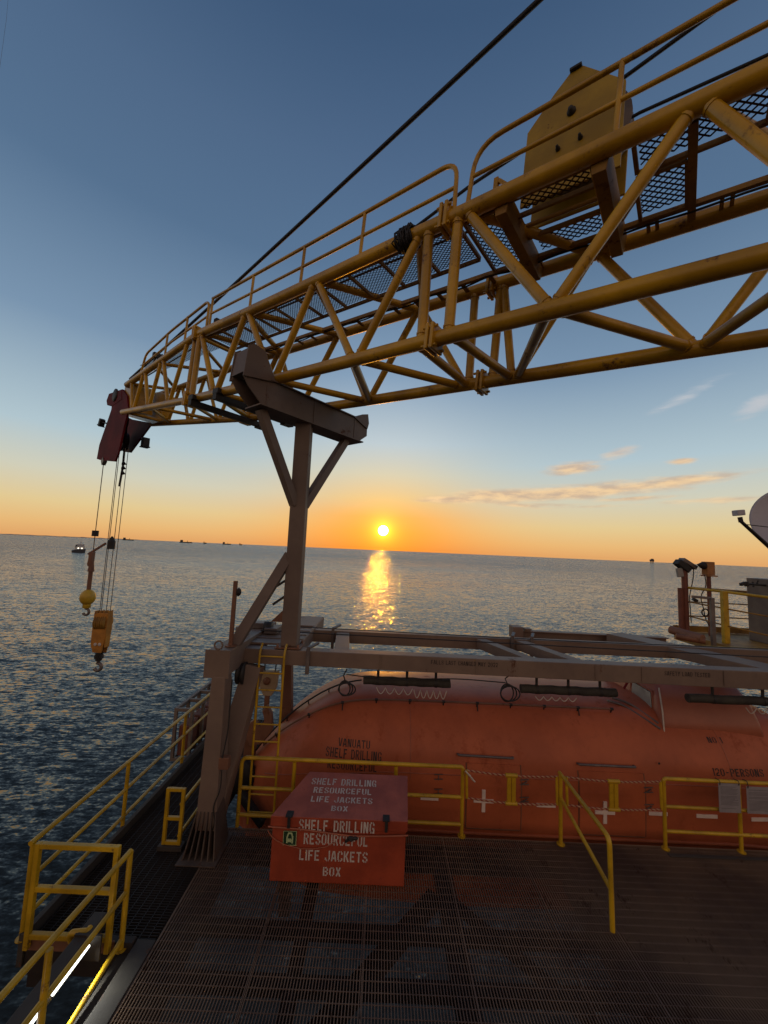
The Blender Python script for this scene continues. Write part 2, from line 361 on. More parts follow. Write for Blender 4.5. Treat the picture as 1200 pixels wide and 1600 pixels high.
# stencil lettering: strokes on a 0.6 x 1 body
l_, r_, b_, m_, t_ = 0.09, 0.51, 0.08, 0.5, 0.92
GL = {
 'A':[(.05,0,.24,.98),(.55,0,.36,.98),(.19,.30,.41,.30)], 'B':[(l_,0,l_,1),(.22,t_,.45,t_),(r_,.84,r_,.58),(.22,.5,.45,.5),(r_,.42,r_,.15),(.22,b_,.45,b_)],
 'C':[(l_,.16,l_,.84),(.12,t_,.26,t_),(.12,b_,.26,b_),(.36,t_,.46,t_),(.36,b_,.46,b_),(r_,.66,r_,.88),(r_,.12,r_,.34)],
 'D':[(l_,0,l_,1),(.22,t_,.44,t_),(r_,.85,r_,.15),(.22,b_,.44,b_)], 'E':[(l_,0,l_,1),(.2,t_,.54,t_),(.2,.5,.46,.5),(.2,b_,.54,b_)],
 'F':[(l_,0,l_,1),(.2,t_,.54,t_),(.2,.5,.46,.5)], 'G':[(l_,.16,l_,.84),(.12,t_,.26,t_),(.12,b_,.26,b_),(.36,t_,.46,t_),(.36,b_,.44,b_),(r_,.68,r_,.88),(r_,0,r_,.36),(.33,.42,.56,.42)],
 'H':[(l_,0,l_,1),(r_,0,r_,1),(.2,.5,.4,.5)], 'I':[(l_,0,l_,1)], 'J':[(r_,.16,r_,1),(.36,b_,.46,b_),(.14,b_,.26,b_),(l_,.12,l_,.34)],
 'K':[(l_,0,l_,1),(.22,.46,.52,1),(.27,.56,.54,0)], 'L':[(l_,0,l_,1),(.2,b_,.52,b_)], 'M':[(l_,0,l_,1),(r_+.04,0,r_+.04,1),(.17,.95,.29,.35),(.46,.95,.35,.35)],
 'N':[(l_,0,l_,1),(r_,0,r_,1),(.18,.95,.42,.05)], 'O':[(l_,.14,l_,.86),(r_,.14,r_,.86),(.14,t_,.26,t_),(.36,t_,.46,t_),(.14,b_,.26,b_),(.36,b_,.46,b_)],
 'P':[(l_,0,l_,1),(.22,t_,.45,t_),(r_,.86,r_,.56),(.22,.47,.45,.47)], 'R':[(l_,0,l_,1),(.22,t_,.45,t_),(r_,.86,r_,.58),(.22,.5,.45,.5),(.32,.42,.53,0)],
 'S':[(.14,t_,.26,t_),(.36,t_,.46,t_),(r_,.9,r_,.72),(l_,.84,l_,.62),(.13,.56,.47,.44),(r_,.38,r_,.16),(.14,b_,.26,b_),(.36,b_,.46,b_),(l_,.1,l_,.28)],
 'T':[(.02,t_,.2,t_),(.4,t_,.58,t_),(.3,0,.3,1)], 'U':[(l_,.14,l_,1),(r_,.14,r_,1),(.14,b_,.26,b_),(.36,b_,.46,b_)],
 'V':[(.06,1,.25,.02),(.54,1,.35,.02)], 'X':[(.08,1,.25,.56),(.52,0,.35,.44),(.08,0,.52,1)], 'Y':[(.06,1,.25,.5),(.54,1,.35,.5),(.3,0,.3,.42)],
 '0':[(l_,.14,l_,.86),(r_,.14,r_,.86),(.14,t_,.26,t_),(.36,t_,.46,t_),(.14,b_,.26,b_),(.36,b_,.46,b_)], '1':[(.16,0,.16,1),(.02,.86,.1,.9)],
 '2':[(l_,.7,l_,.86),(.14,t_,.46,t_),(r_,.86,r_,.6),(r_-.02,.5,.12,.2),(l_-.03,b_,.55,b_)], '-':[(.12,.48,.46,.48)], ' ':[]}
def adv(ch): return {'I':0.32,'1':0.36,' ':0.5}.get(ch, 0.74)
def lettering(bm, text, origin, fn, h, wscale=1.0, th=0.155, centre=True):
    """fn(u,v,k) -> world point; u along the line (m), v up (m); k lifts each stroke by a hair so none lie in one plane"""
    W = sum(adv(c) for c in text)*h*wscale-0.14*h*wscale
    x = origin[0]-(W/2 if centre else 0); k = 0
    for ch in text:
        for (x0,y0,x1,y1) in GL[ch]:
            a = Vector((x0,y0)); b = Vector((x1,y1)); d = (b-a).normalized(); nn = Vector((-d.y,d.x))*th/2
            q = [a-nn, b-nn, b+nn, a+nn]; k += 1
            vs_ = [bm.verts.new(fn(x+p.x*h*wscale, origin[1]+p.y*h, k % 5)) for p in q]
            bm.faces.new(vs_)
        x += adv(ch)*h*wscale
def letters(name, bm, mat, parent):
    return obj(name, bm, mat, parent)

# ================================================================== the setting
SEA_Z = -17.7
bm = BM(); R_ = 90000
vs_ = [bm.verts.new(p) for p in ((-R_,-R_,SEA_Z),(R_,-R_,SEA_Z),(R_,R_,SEA_Z),(-R_,R_,SEA_Z))]; bm.faces.new(vs_)
obj('sea', bm, 'sea', kind='structure', base=(0,0,SEA_Z))
bm = BM()                                                     # low far coast on the left horizon
YC = 21000.0; px_ = list(range(-40, 262, 4)); lo = []; hi = []
for i, px in enumerate(px_):
    hx = 830+px*52/1200.0
    c = atY(px, hx, YC); h = (34+22*random.random()+(26 if i % 7 == 0 else 0))*(1.0 if px < 190 else max(0.1,(262-px)/72))*0.6
    lo.append(Vector((c.x, YC, SEA_Z-5))); hi.append(Vector((c.x, YC+40, SEA_Z+h)))
for i in range(len(px_)-1):
    a = [bm.verts.new(v) for v in (lo[i], lo[i+1], hi[i+1], hi[i])]; bm.faces.new(a)
    b = [bm.verts.new(v) for v in (hi[i], hi[i+1], lo[i+1]+Vector((0,900,0)), lo[i]+Vector((0,900,0)))]; bm.faces.new(b)
obj('coastline', bm, 'coast', kind='structure')

# open bar grating of the main deck, its bars running away from the viewer
bm = BM(); x = -2.24
while x < 8.6:
    bar(bm, (x,1.2,-0.016), (x,6.30,-0.016), 0.009, 0.030); x += 0.031
y = 1.25
while y < 6.3:
    bar(bm, (-2.24,y,-0.012), (8.6,y,-0.012), 0.008, 0.006); y += 0.102
for xx in (-2.25, -1.14, -0.02, 1.10, 2.22, 2.93, 4.40, 5.60, 6.8):        # panel edges
    bar(bm, (xx,1.2,-0.0175), (xx,6.31,-0.0175), 0.008, 0.034)
bar(bm, (-2.25,6.306,-0.0165), (8.6,6.306,-0.0165), 0.010, 0.036)
obj('deck_grating', bm, 'grate', kind='structure')
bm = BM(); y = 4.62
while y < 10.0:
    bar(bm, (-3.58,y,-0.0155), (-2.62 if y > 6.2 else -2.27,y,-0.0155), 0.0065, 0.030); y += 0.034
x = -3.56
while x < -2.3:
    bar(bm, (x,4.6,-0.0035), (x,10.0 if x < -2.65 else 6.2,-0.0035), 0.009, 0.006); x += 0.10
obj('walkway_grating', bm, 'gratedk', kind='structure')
bm = BM()
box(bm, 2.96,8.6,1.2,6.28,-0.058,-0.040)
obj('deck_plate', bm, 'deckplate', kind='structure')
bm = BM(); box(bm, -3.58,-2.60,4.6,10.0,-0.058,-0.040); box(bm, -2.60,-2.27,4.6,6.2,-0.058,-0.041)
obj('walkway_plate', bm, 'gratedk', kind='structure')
bm = BM()                                                    # channel kerbs
box(bm, -2.46,-2.262,1.2,4.60,-0.20,0.012,0.006); box(bm, -2.60,-2.48,1.2,4.60,-0.25,-0.055,0.006)
box(bm, -3.66,-3.60,4.50,10.0,-0.22,0.10,0.004)
box(bm, 4.42,8.6,6.10,6.16,0.0,0.012,0.003)
obj('deck_kerb', bm, 'kerb', kind='structure')
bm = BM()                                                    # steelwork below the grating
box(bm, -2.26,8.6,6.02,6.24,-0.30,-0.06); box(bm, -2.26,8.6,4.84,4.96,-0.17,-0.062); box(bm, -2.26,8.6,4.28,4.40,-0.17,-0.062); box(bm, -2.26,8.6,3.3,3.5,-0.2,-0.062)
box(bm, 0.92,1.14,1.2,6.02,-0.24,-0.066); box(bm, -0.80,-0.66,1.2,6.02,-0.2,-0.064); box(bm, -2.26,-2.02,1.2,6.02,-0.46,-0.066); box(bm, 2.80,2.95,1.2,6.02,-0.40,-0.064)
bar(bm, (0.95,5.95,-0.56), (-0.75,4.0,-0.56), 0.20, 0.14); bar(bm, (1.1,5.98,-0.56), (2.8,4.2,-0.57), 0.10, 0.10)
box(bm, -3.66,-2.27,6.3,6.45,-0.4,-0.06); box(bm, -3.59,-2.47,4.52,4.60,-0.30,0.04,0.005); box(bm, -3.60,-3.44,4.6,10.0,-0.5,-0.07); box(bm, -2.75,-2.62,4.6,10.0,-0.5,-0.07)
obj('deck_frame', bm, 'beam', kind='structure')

# ================================================================== crane boom
D_ = Vector((-0.784,0.614,0.092)).normalized(); E1 = Vector((0.617,0.787,0)).normalized(); E2 = E1.cross(D_)
A0 = 3.65; BW = 1.361; B0 = 2.27; BH = 1.445; S2 = 8.55; ST = 12.55
def bp(a, b, s): return CAM+E1*a+E2*b+D_*s
def pin(px, py, a): r = ray(px,py); return CAM+r*(a/r.dot(E1))
def fr(s): return max(0.0, min(1.0, (s-S2)/(ST-S2)))
def bsag(s): return -0.03*max(0, 1-((s-5)/4.5)**2)
def UN(s): return bp(A0, B0+BH+(3.16-B0-BH)*fr(s)+bsag(s), s)
def LN(s): return bp(A0, B0+0.11*fr(s)+bsag(s), s)
def LF(s): return bp(A0+BW+(4.40-A0-BW)*fr(s), B0+bsag(s), s)
def UF(s): return bp(A0+BW+(4.40-A0-BW)*fr(s), B0+BH+(3.10-B0-BH)*fr(s)+bsag(s), s)
boom = thing('crane_boom', bp(A0+BW/2, B0, S2), 'long yellow lattice crane boom lying in its grey rest, red head over the sea', 'crane boom')
def part(name, bm, mat, parent, label=None): return obj(name, bm, mat, parent, label)
SB = -3.6
for fn in (UN, LN, LF, UF):
    bm = BM(); tube(bm, fn(SB), fn(2.45), 0.088, 20); part('chord', bm, 'boom', boom)
    bm = BM(); pipe(bm, [fn(s) for s in (2.452,3.5,4.5,5.5,6.5,7.5,S2-0.002)], 0.086, 18); part('chord', bm, 'boom', boom)
    bm = BM(); tube(bm, fn(S2), fn(ST), 0.078, 16); part('chord', bm, 'boom', boom)
    for s in (2.45, S2):
        bm = BM()
        for o in (-0.055, 0.012):
            bar(bm, fn(s+o)-E2*0.0, fn(s+o+0.042), 0.25, 0.30, E2, 0.01)
        for u_, v_ in ((.09,.11),(-.09,.11),(.09,-.11),(-.09,-.11)):
            tube(bm, fn(s-0.09)+E1*u_+E2*v_, fn(s+0.10)+E1*u_+E2*v_, 0.018, 8)
        part('flange', bm, 'boom', boom)
def brace(p, q, r=0.056):
    bm = BM(); tube(bm, p, q, r, 14); d = (q-p).normalized(); ln = (q-p).length
    for t in (0.095, ln-0.117): tube(bm, p+d*t, p+d*(t+0.022), r*1.13, 14)          # weld beads
    part('brace', bm, 'boom', boom)
# near face and far face
nu = [-1.75, 0.17, 2.2]; nl = [-2.7, -0.78, 1.15]
for s in (0.17, 2.2): brace(UN(s), LN(1.15))
brace(UN(0.12), LN(-0.78)); brace(UN(-1.75), LN(-0.83)); brace(UN(-1.8), LN(-2.7))
brace(UN(2.30), LN(2.26), 0.062); brace(UN(2.70), LN(2.62), 0.062)
brace(UN(2.82), LN(3.66)); brace(UN(4.72), LN(3.74)); brace(UN(4.78), LN(5.52)); brace(UN(6.62), LN(5.58)); brace(UN(6.70), LN(7.42)); brace(UN(8.40), LN(7.50)); brace(UN(8.46), LN(8.44), 0.06)
fl = [0.06, 1.98]
brace(UF(1.10), LF(0.06)); brace(UF(1.14), LF(1.96)); brace(UF(-0.85), LF(0.0)); brace(UF(-0.9), LF(-1.9)); brace(UF(-2.8), LF(-1.95))
brace(UF(2.28), LF(2.02)); brace(UF(2.32), LF(2.30), 0.06); brace(UF(2.72), LF(2.66), 0.06)
brace(UF(3.68), LF(2.72)); brace(UF(3.74), LF(4.60)); brace(UF(5.56), LF(4.66)); brace(UF(5.62), LF(6.54)); brace(UF(7.50), LF(6.60)); brace(UF(7.56), LF(8.42)); brace(UF(8.46), LF(8.46), 0.06)
# bottom face
brace(LN(1.12), LF(0.08)); brace(LN(1.18), LF(1.94)); brace(LN(-0.80), LF(0.02)); brace(LN(-0.86), LF(-1.88)); brace(LN(2.22), LF(2.02)); brace(LN(2.68), LF(2.68))
brace(LN(3.68), LF(2.78)); brace(LN(3.74), LF(4.58)); brace(LN(5.54), LF(4.66)); brace(LN(5.60), LF(6.54)); brace(LN(7.44), LF(6.60)); brace(LN(7.50), LF(8.40))
# top face
brace(UN(0.20), UF(1.08)); brace(UN(2.18), UF(1.14)); brace(UN(0.14), UF(-0.84)); brace(UN(-1.75), UF(-0.88)); brace(UN(2.84), UF(3.66)); brace(UN(4.72), UF(3.74)); brace(UN(4.78), UF(5.54)); brace(UN(6.62), UF(5.62)); brace(UN(6.70), UF(7.48)); brace(UN(8.40), UF(7.56))
# tip section
tu = [8.66, 9.0, 10.3, 11.35, 12.2]; tl = [8.66, 9.55, 10.75, 11.8, 12.3]
for U_, L_ in ((UN, LN), (UF, LF)):
    brace(U_(8.66), L_(8.66), 0.05)
    for a_, b_2 in ((9.0,9.55),(10.25,9.62),(10.35,10.72),(11.3,10.80),(11.4,11.75),(12.2,11.85)): brace(U_(a_), L_(b_2), 0.045)
for a_, b_2 in ((8.7,9.6),(10.6,9.7),(10.7,11.6),(12.4,11.7)):
    brace(UN(a_), UF(b_2), 0.042); brace(LN(a_), LF(b_2), 0.042)
brace(UN(8.62), UF(8.62), 0.045); brace(LN(8.62), LF(8.62), 0.045)
# walkway of expanded metal on the top face
def exmesh(bm, a0, a1, s0, s1, b, la=0.052, ls=0.060, hw=0.0052):
    """diamond mesh: strands zigzag along the boom"""
    n = int((a1-a0)/la); k = int((s1-s0)/ls)
    for i in range(n):
        for j in range(k):
            sgn = 1 if (i+j) % 2 else -1
            a = a0+i*la; s = s0+j*ls
            p, q_ = (bp(a, b, s), bp(a+la, b, s+ls)) if sgn > 0 else (bp(a+la, b, s), bp(a, b, s+ls))
            d, sd_, u = frame(q_-p, E2); hh = 0.004
            v = [bm.verts.new(x_) for x_ in (p-sd_*hw+u*hh, p+sd_*hw+u*hh, q_+sd_*hw+u*hh, q_-sd_*hw+u*hh, p-sd_*hw-u*hh, p+sd_*hw-u*hh, q_+sd_*hw-u*hh, q_-sd_*hw-u*hh)]
            for f in ((0,1,2,3),(7,6,5,4),(0,4,5,1),(2,6,7,3)): bm.faces.new([v[t] for t in f])
TB = B0+BH+0.005
def panel(s0, s1, a0, a1, la=0.052, ls=0.060, hw=0.0055):
    bm = BM(); exmesh(bm, a0, a1, s0, s1, TB-0.03*max(0,1-((s0-5)/4.5)**2), la, ls, hw)
    return part('walkway_panel', bm, 'mesh', boom)
def wframe(s0, s1, a0, a1, n):
    bm = BM(); zb = TB-0.035-0.03*max(0,1-((s0-5)/4.5)**2)
    for a in (a0, a1): bar(bm, bp(a,zb,s0), bp(a,zb,s1), 0.03, 0.05, E2)
    for i in range(n+1):
        s = s0+(s1-s0)*i/n; bar(bm, bp(a0+0.016,zb-0.004,s), bp(a1-0.016,zb-0.004,s), 0.035, 0.04, E2)
    part('walkway_frame', bm, 'rustyel', boom)
panel(2.36, 8.4, A0+0.12, A0+0.72, 0.024, 0.032, 0.0042); wframe(2.36, 8.4, A0+0.10, A0+0.74, 10)
panel(-3.0, 0.60, A0+0.08, A0+0.40, 0.036, 0.042); wframe(-3.0, 0.60, A0+0.07, A0+0.42, 4)
panel(0.24, 0.62, A0+0.50, A0+1.04, 0.036, 0.042); panel(1.90, 2.28, A0+0.12, A0+1.04, 0.036, 0.042); panel(0.98, 1.66, A0+0.76, A0+1.04, 0.036, 0.042); panel(0.98, 1.66, A0+0.10, A0+0.32, 0.036, 0.042)
wframe(0.22, 0.62, A0+0.48, A0+1.06, 1); wframe(1.90, 2.28, A0+0.11, A0+1.06, 2); wframe(0.94, 1.90, A0+0.70, A0+1.06, 1); wframe(0.94,1.90,A0+0.09,A0+0.34,1)
bm = BM(); bar(bm, bp(A0+0.10,TB-0.04,0.18), bp(A0+BW-0.1,TB-0.04,0.18), 0.07, 0.06, E2); part('cross_beam', bm, 'rustyel', boom)
panel(8.6, 12.2, A0+0.12, A0+0.60, 0.024, 0.032, 0.0042)
# cable tray along the far upper chord
bm = BM(); ta = A0+BW-0.27
pts = lambda a, b, ss: [bp(a, b+bsag(s), s) for s in ss]
for p, q_ in zip(pts(ta,TB-0.02,(SB,0,2.3)), pts(ta,TB-0.02,(0,2.3,8.3))): bar(bm, p, q_, 0.05, 0.055, E2)
s = -3.2
while s < 8.2:
    for o in ((-0.04, 0.04) if s < 2.3 else (0.0,)):
        bar(bm, bp(ta+0.032,TB-0.03+bsag(s),s+o), bp(A0+BW-0.05,TB-0.03+bsag(s),s+o), 0.035 if s < 2.3 else 0.06, 0.02, E2)
    s += 0.62 if s < 2.3 else 0.42
part('cable_tray', bm, 'rustyel', boom)
bm = BM(); pts_ = []
for i in range(70):
    s = -1.0+i*0.13; pts_.append(bp(ta+0.02+0.02*sin(i*0.9), TB-0.065-0.02*abs(sin(i*0.37)), s))
pipe(bm, pts_, 0.012, 6)
part('tray_cable', bm, 'dark', boom)
# handrails on the boom
def boomrail(segs, posts, mids, mat='boom'):
    for sg in segs: 
        bm = BM(); pipe(bm, sg, 0.027, 10); part('handrail', bm, mat, boom)
    for p, q_ in posts: 
        bm = BM(); tube(bm, p, q_, 0.025, 10); part('handrail_post', bm, mat, boom)
    for sg in mids: 
        bm = BM(); pipe(bm, sg, 0.023, 8); part('mid_rail', bm, mat, boom)
T_ = B0+BH
def hr(s, h, da=0.0): return bp(A0+da, T_+h+bsag(s), s)
boomrail([bend([hr(2.37,0.06), hr(2.40,0.72), hr(4.5,0.71), hr(6.5,0.70), hr(8.12,0.68)], 0.22)],
         [(hr(s,0.07), hr(s,0.70)) for s in (3.85,5.15,6.6,8.10)], [[hr(2.40,0.38), hr(4.5,0.37), hr(6.5,0.36), hr(8.12,0.35)]])
boomrail([bend([hr(2.20,0.07), hr(2.16,0.76), hr(-3.0,0.80)], 0.45)], [(hr(s,0.08), hr(s,0.78)) for s in (0.74,-0.9,-2.4)], [[hr(2.19,0.40), hr(-3.0,0.40)]])
def ht(s, h): return UN(s)+E2*h
boomrail([bend([ht(8.22,0.06), ht(8.24,0.68), ht(10.0,0.62), ht(11.45,0.52), ht(11.62,0.05)], 0.18)],
         [(ht(s,0.05), ht(s,h)) for s, h in ((9.2,0.65),(10.2,0.61))], [[ht(8.24,0.33), ht(10.0,0.31), ht(11.5,0.26)]])
# sheave housing on the walkway
hp = [(1.72,3.78),(1.72,4.67),(1.46,4.97),(1.31,5.12),(1.18,5.12),(0.76,4.68),(0.74,3.78)]
for a in (A0+0.34, A0+0.70):
    bm = BM(); prism(bm, [bp(a,b,s) for s,b in hp], E1*0.03, 0.005); hpl = part('sheave_housing', bm, 'plate', boom)
    if a < A0+0.5:
        for px, py, r in ((893,175,0.045),(907,216,0.024),(872,234,0.024)):
            bm = BM(); lathe(bm, pin(px,py,a), -E1, [(r,0.0),(r,0.02),(r*0.72,0.03),(r*0.55,0.055),(0.006,0.058)], 16); part('pin', bm, 'dark', hpl)
        bm = BM(); bar(bm, bp(a,5.128,1.19), bp(a,5.128,1.31), 0.07, 0.03, E2, 0.008); part('cap', bm, 'dark', hpl)
bm = BM(); lathe(bm, bp(A0+0.47,4.45,1.18), E1, [(0.1,0),(0.48,0.0),(0.48,0.03),(0.43,0.06),(0.43,0.11),(0.48,0.14),(0.48,0.17),(0.1,0.17)], 40); part('sheave', bm, 'steel', boom)
for s in (0.86, 1.80):
    bm = BM(); prism(bm, [bp(A0+0.04,TB-0.0,s-0.09), bp(A0+0.04,TB-0.0,s+0.09), bp(A0+0.04,TB-0.20,s+0.06), bp(A0+0.04,TB-0.20,s-0.06)], E1*(BW-0.10), 0.006); part('cross_beam', bm, 'rustyel', boom)
bm = BM(); tube(bm, bp(A0+0.55,TB-0.01,0.96), bp(A0+0.55,TB-0.01,1.70), 0.025, 8); part('tie_rod', bm, 'rustyel', boom)
for s in (2.02, 1.98):
    pass
bm = BM(); bar(bm, hr(1.98,0.06,0.22), hr(1.98,0.46,0.22), 0.05, 0.05, D_); bar(bm, hr(1.95,0.42,0.22), hr(1.62,0.08,0.22), 0.04, 0.04, E1); part('roller_bracket', bm, 'boom', boom)
# black bundle lashed on the chord
bm = BM(); rr = random.Random(3)
for i in range(26):
    c = UN(2.98+rr.uniform(-.09,.09)); ph = rr.uniform(0,6.28)
    pts_ = [c+(E1*cos(ph+t*0.62)+E2*sin(ph+t*0.62))*(0.10+rr.uniform(0,.05))+D_*(t*0.012+rr.uniform(-.03,.03)) for t in range(10)]
    pipe(bm, pts_, rr.uniform(.008,.017), 5)
part('lashing', bm, 'rope', boom)
# red head
head = None
cheek = [(191,608),(176,618),(174,640),(155,695),(151,717),(157,719),(179,721),(184,709),(196,656),(200,640),(198,618)]
bm = BM(); prism(bm, [pin(x,y,A0-0.02) for x,y in cheek], E1*0.05, 0.006); head = part('boom_head', bm, 'red', boom)
fc = [(190,648),(205,655),(237,661),(203,707),(195,706),(182,690)]
bm = BM(); prism(bm, [pin(x,y,4.36) for x,y in fc], E1*0.05, 0.006); part('boom_head', bm, 'red', boom)
bm = BM(); prism(bm, [pin(x,y,4.33) for x,y in ((198,650),(215,618),(250,612),(275,622),(262,655),(238,662))], E1*0.025); part('gusset_plate', bm, 'boom', boom)
bm = BM(); prism(bm, [pin(x,y,A0+0.03) for x,y in ((190,640),(196,600),(206,598),(204,640))], E1*0.55); part('end_plate', bm, 'boom', boom)
hc = pin(182,618,A0+0.0)
bm = BM(); lathe(bm, hc-E1*0.05, E1, [(0.05,0),(0.19,0),(0.19,0.03),(0.15,0.06),(0.15,0.16),(0.19,0.19),(0.19,0.24),(0.05,0.24)], 28); part('head_sheave', bm, 'dark', boom)
bm = BM(); prism(bm, [pin(x,y,A0-0.03) for x,y in ((190,608),(170,615),(166,626),(167,633),(176,634),(190,624))], E1*0.30, 0.02); part('sheave_guard', bm, 'red', boom)
for a_, (sx, sy) in ((A0+0.12,(188,660)),(A0+0.30,(186,676)),(A0+0.46,(190,690))):
    bm = BM(); c = pin(sx,sy,a_); lathe(bm, c, E1, [(0.04,0),(0.30,0),(0.30,0.02),(0.25,0.05),(0.25,0.07),(0.30,0.10),(0.30,0.12),(0.04,0.12)], 28); part('load_sheave', bm, 'dark', boom)
bm = BM(); bar(bm, pin(162,718,A0+0.0), pin(163,724,A0+0.0), 0.16, 0.10, E1); part('rope_guide', bm, 'steel', boom)
def lampbox(c, d, s=1.0, arm=None):
    bm = BM(); c = Vector(c); bar(bm, c-d*0.10*s, c+d*0.10*s, 0.14*s, 0.15*s, E2, 0.015); bar(bm, c+d*0.10*s, c+d*0.125*s, 0.17*s, 0.18*s, E2, 0.01)
    if arm is not None: tube(bm, c, arm, 0.022*s, 8)
    return part('floodlight', bm, 'dark', boom)
lampbox(pin(159,660,A0-0.02), (D_*0.5-Vector((0,0,1))).normalized(), 1.0, pin(170,662,A0))
lampbox(pin(227,691,4.45), Vector((0,0,-1)), 1.3, pin(222,682,4.40))
lampbox(pin(245,556,A0+0.1), E1, 0.9, UN(11.0)); lampbox(pin(342,505,A0+0.15), E1, 0.9, UN(7.9))
# two gripper clamps under the tip section
for s0, s1 in ((7.15,7.15),(8.15,8.15)):
    bm = BM(); bar(bm, bp(A0-0.16,B0-0.16,s0), bp(A0+BW+0.22,B0-0.16,s0), 0.13, 0.12, E2, 0.01)
    bar(bm, bp(A0-0.16,B0-0.05,s0), bp(A0-0.02,B0-0.05,s0), 0.20, 0.10, E2, 0.01); bar(bm, bp(A0+BW+0.06,B0-0.21,s0), bp(A0+BW+0.30,B0-0.21,s0), 0.18, 0.08, E2, 0.01)
    part('rest_pad', bm, 'dark', boom)

# ropes of the crane: each hangs free of the steelwork
def rope(name, pts, r, label, cat, group=None, mat='rope', n=8):
    bm = BM(); pipe(bm, pts, r, n); return obj(name, bm, mat, None, label, cat, group, base=pts[0])
p1 = pin(203,592,A0+0.12); p2 = pin(832,0,A0+0.16); ext = p2+(p2-p1)*0.45
mid = [p1*(1-t)+ext*t-Vector((0,0,1))*0.10*4*t*(1-t) for t in [i/24 for i in range(25)]]
rope('pendant_rope', mid, 0.030, 'thick black wire rope slanting across the sky from the boom tip', 'wire rope')
q1 = pin(1100,30,A0+0.50); q2 = pin(823,232,A0+0.50)
rope('hoist_rope', [q2+(q1-q2)*2.2, q1, q2+(q1-q2)*0.3, bp(A0+0.52,4.86,1.1), q2, pin(735,290,A0+0.42), pin(640,362,A0+0.16), UN(3.6)+E2*0.12+E1*0.1], 0.020, 'upper dark wire rope running through the yellow sheave housing to the lashed chord', 'wire rope')
q1 = pin(1200,86,A0+0.50); q2 = pin(820,277,A0+0.50)
rope('hoist_rope', [q2+(q1-q2)*1.9, q1, pin(1000,176,A0+0.5), q2, pin(760,304,A0+0.46), bp(A0+0.40,T_+0.10,2.4), bp(A0+0.36,T_+0.10,3.6), bp(A0+0.3,T_+0.09,8.5), bp(A0+0.2,3.32,12.3)], 0.016, 'lower dark wire rope lying just over the boom walkway behind the handrail', 'wire rope')
bm = BM(); c0 = pin(0,112,6.0)
rope('stay_wire', [pin(16,-40,2.2), pin(10,30,2.2), pin(-3,125,2.2)], 0.011, 'thin grey wire crossing the upper left corner of the sky', 'wire', mat='steel')

# whip line, ball and hook
WP = pin(162,722,A0+0.02)
def wy(py, dx=0.0): 
    """point straight below the whip guide, level with photo row py"""
    X, Y = WP.x+dx, WP.y
    lo_, hi_ = -10, 10
    for _ in range(40):
        z = (lo_+hi_)/2; v = Vector((X,Y,z))-CAM; yy = 800-F*(v.dot(UP))/v.dot(FW)
        if yy > py: lo_ = z
        else: hi_ = z
    return Vector((X,Y,z))
rope('whip_line', [WP, wy(880)], 0.011, 'single thin whip rope from the boom head down to the yellow ball', 'wire rope', mat='wire')
bm = BM(); tube(bm, wy(838), wy(829), 0.085, 12); obj('rope_weight', bm, 'dark', None, 'small dark weight clamped round the single whip rope', 'weight', base=wy(838))
hb = thing('headache_ball', wy(952), 'yellow steel ball with a small hook hanging on the single rope', 'crane hook')
bm = BM(); bar(bm, wy(885,-0.03), wy(862,-0.02), 0.10, 0.14, (0,1,0), 0.02); bar(bm, wy(866,-0.13), wy(849,0.34), 0.05, 0.05); bar(bm, wy(882,-0.10), wy(866,-0.04), 0.05, 0.05); part('wedge_socket', bm, 'legbr', hb)
bm = BM(); tube(bm, wy(922), wy(884), 0.055, 12); tube(bm, wy(893), wy(876), 0.085, 12, 0.05); part('shank', bm, 'legbr', hb)
bm = BM(); ball(bm, wy(933), 0.245, 0.80, 0.80, 0.92); lathe(bm, wy(945), (0,0,-1), [(0.10,-0.02),(0.10,0.08),(0.05,0.10)], 16); part('ball', bm, 'ball', hb)
def hookcurve(c, R, r):
    bm = BM(); pts_ = [c+Vector((0,0,R*2.1)), c+Vector((0,0,R*1.25))]
    for i in range(15):
        a = pi/2+0.25-i*(1.45*pi/14); pts_.append(c+Vector((R*cos(a),0,R*sin(a))))
    pipe(bm, pts_, r, 10); return bm
part('hook', hookcurve(wy(956), 0.085, 0.035), 'steel', hb)
# main block on four falls
MP = pin(190,714,A0+0.36)
def my(py, dx=0.0, dy=0.0):
    X, Y = MP.x+dx, MP.y+dy; lo_, hi_ = -12, 12
    for _ in range(40):
        z = (lo_+hi_)/2; v = Vector((X,Y,z))-CAM; yy = 800-F*(v.dot(UP))/v.dot(FW)
        if yy > py: lo_ = z
        else: hi_ = z
    return Vector((X,Y,z))
fd = [(-0.16,0.05),(-0.06,-0.03),(0.04,0.03),(0.19,-0.02)]
nm = ['leftmost of the four thin fall ropes above the yellow hook block','second from left of the four thin fall ropes above the hook block','third from left of the four thin fall ropes above the hook block','rightmost of the four thin fall ropes above the yellow hook block']
for (dx_, dy_), lb in zip(fd, nm):
    rope('fall_rope', [my(700,dx_,dy_), my(966,dx_,dy_)], 0.010, lb, 'wire rope', 'fall ropes of the main block', mat='wire', n=6)
bm = BM(); tube(bm, my(858,-0.01), my(846,-0.01), 0.10, 12); tube(bm, my(846,-0.01), my(838,-0.01), 0.10, 12, 0.02); obj('rope_weight', bm, 'dark', None, 'small dark weight hung among the four fall ropes', 'weight', base=my(858,-0.01))
bm = BM(); pts_ = [my(700,0.06), my(730,0.07), my(760,0.03)]
pipe(bm, pts_, 0.03, 6)
for py in (724,731,739): lathe(bm, my(py,0.07), (1,0,-0.3), [(0.07,0.0),(0.01,0.10)], 8)
obj('chain_tail', bm, 'dark', None, 'dark toothed chain tail dangling under the red boom head', 'chain', base=pts_[0])
mb = thing('hook_block', my(1040), 'tall orange yellow hook block with rust streaks hanging on four ropes', 'hook block')
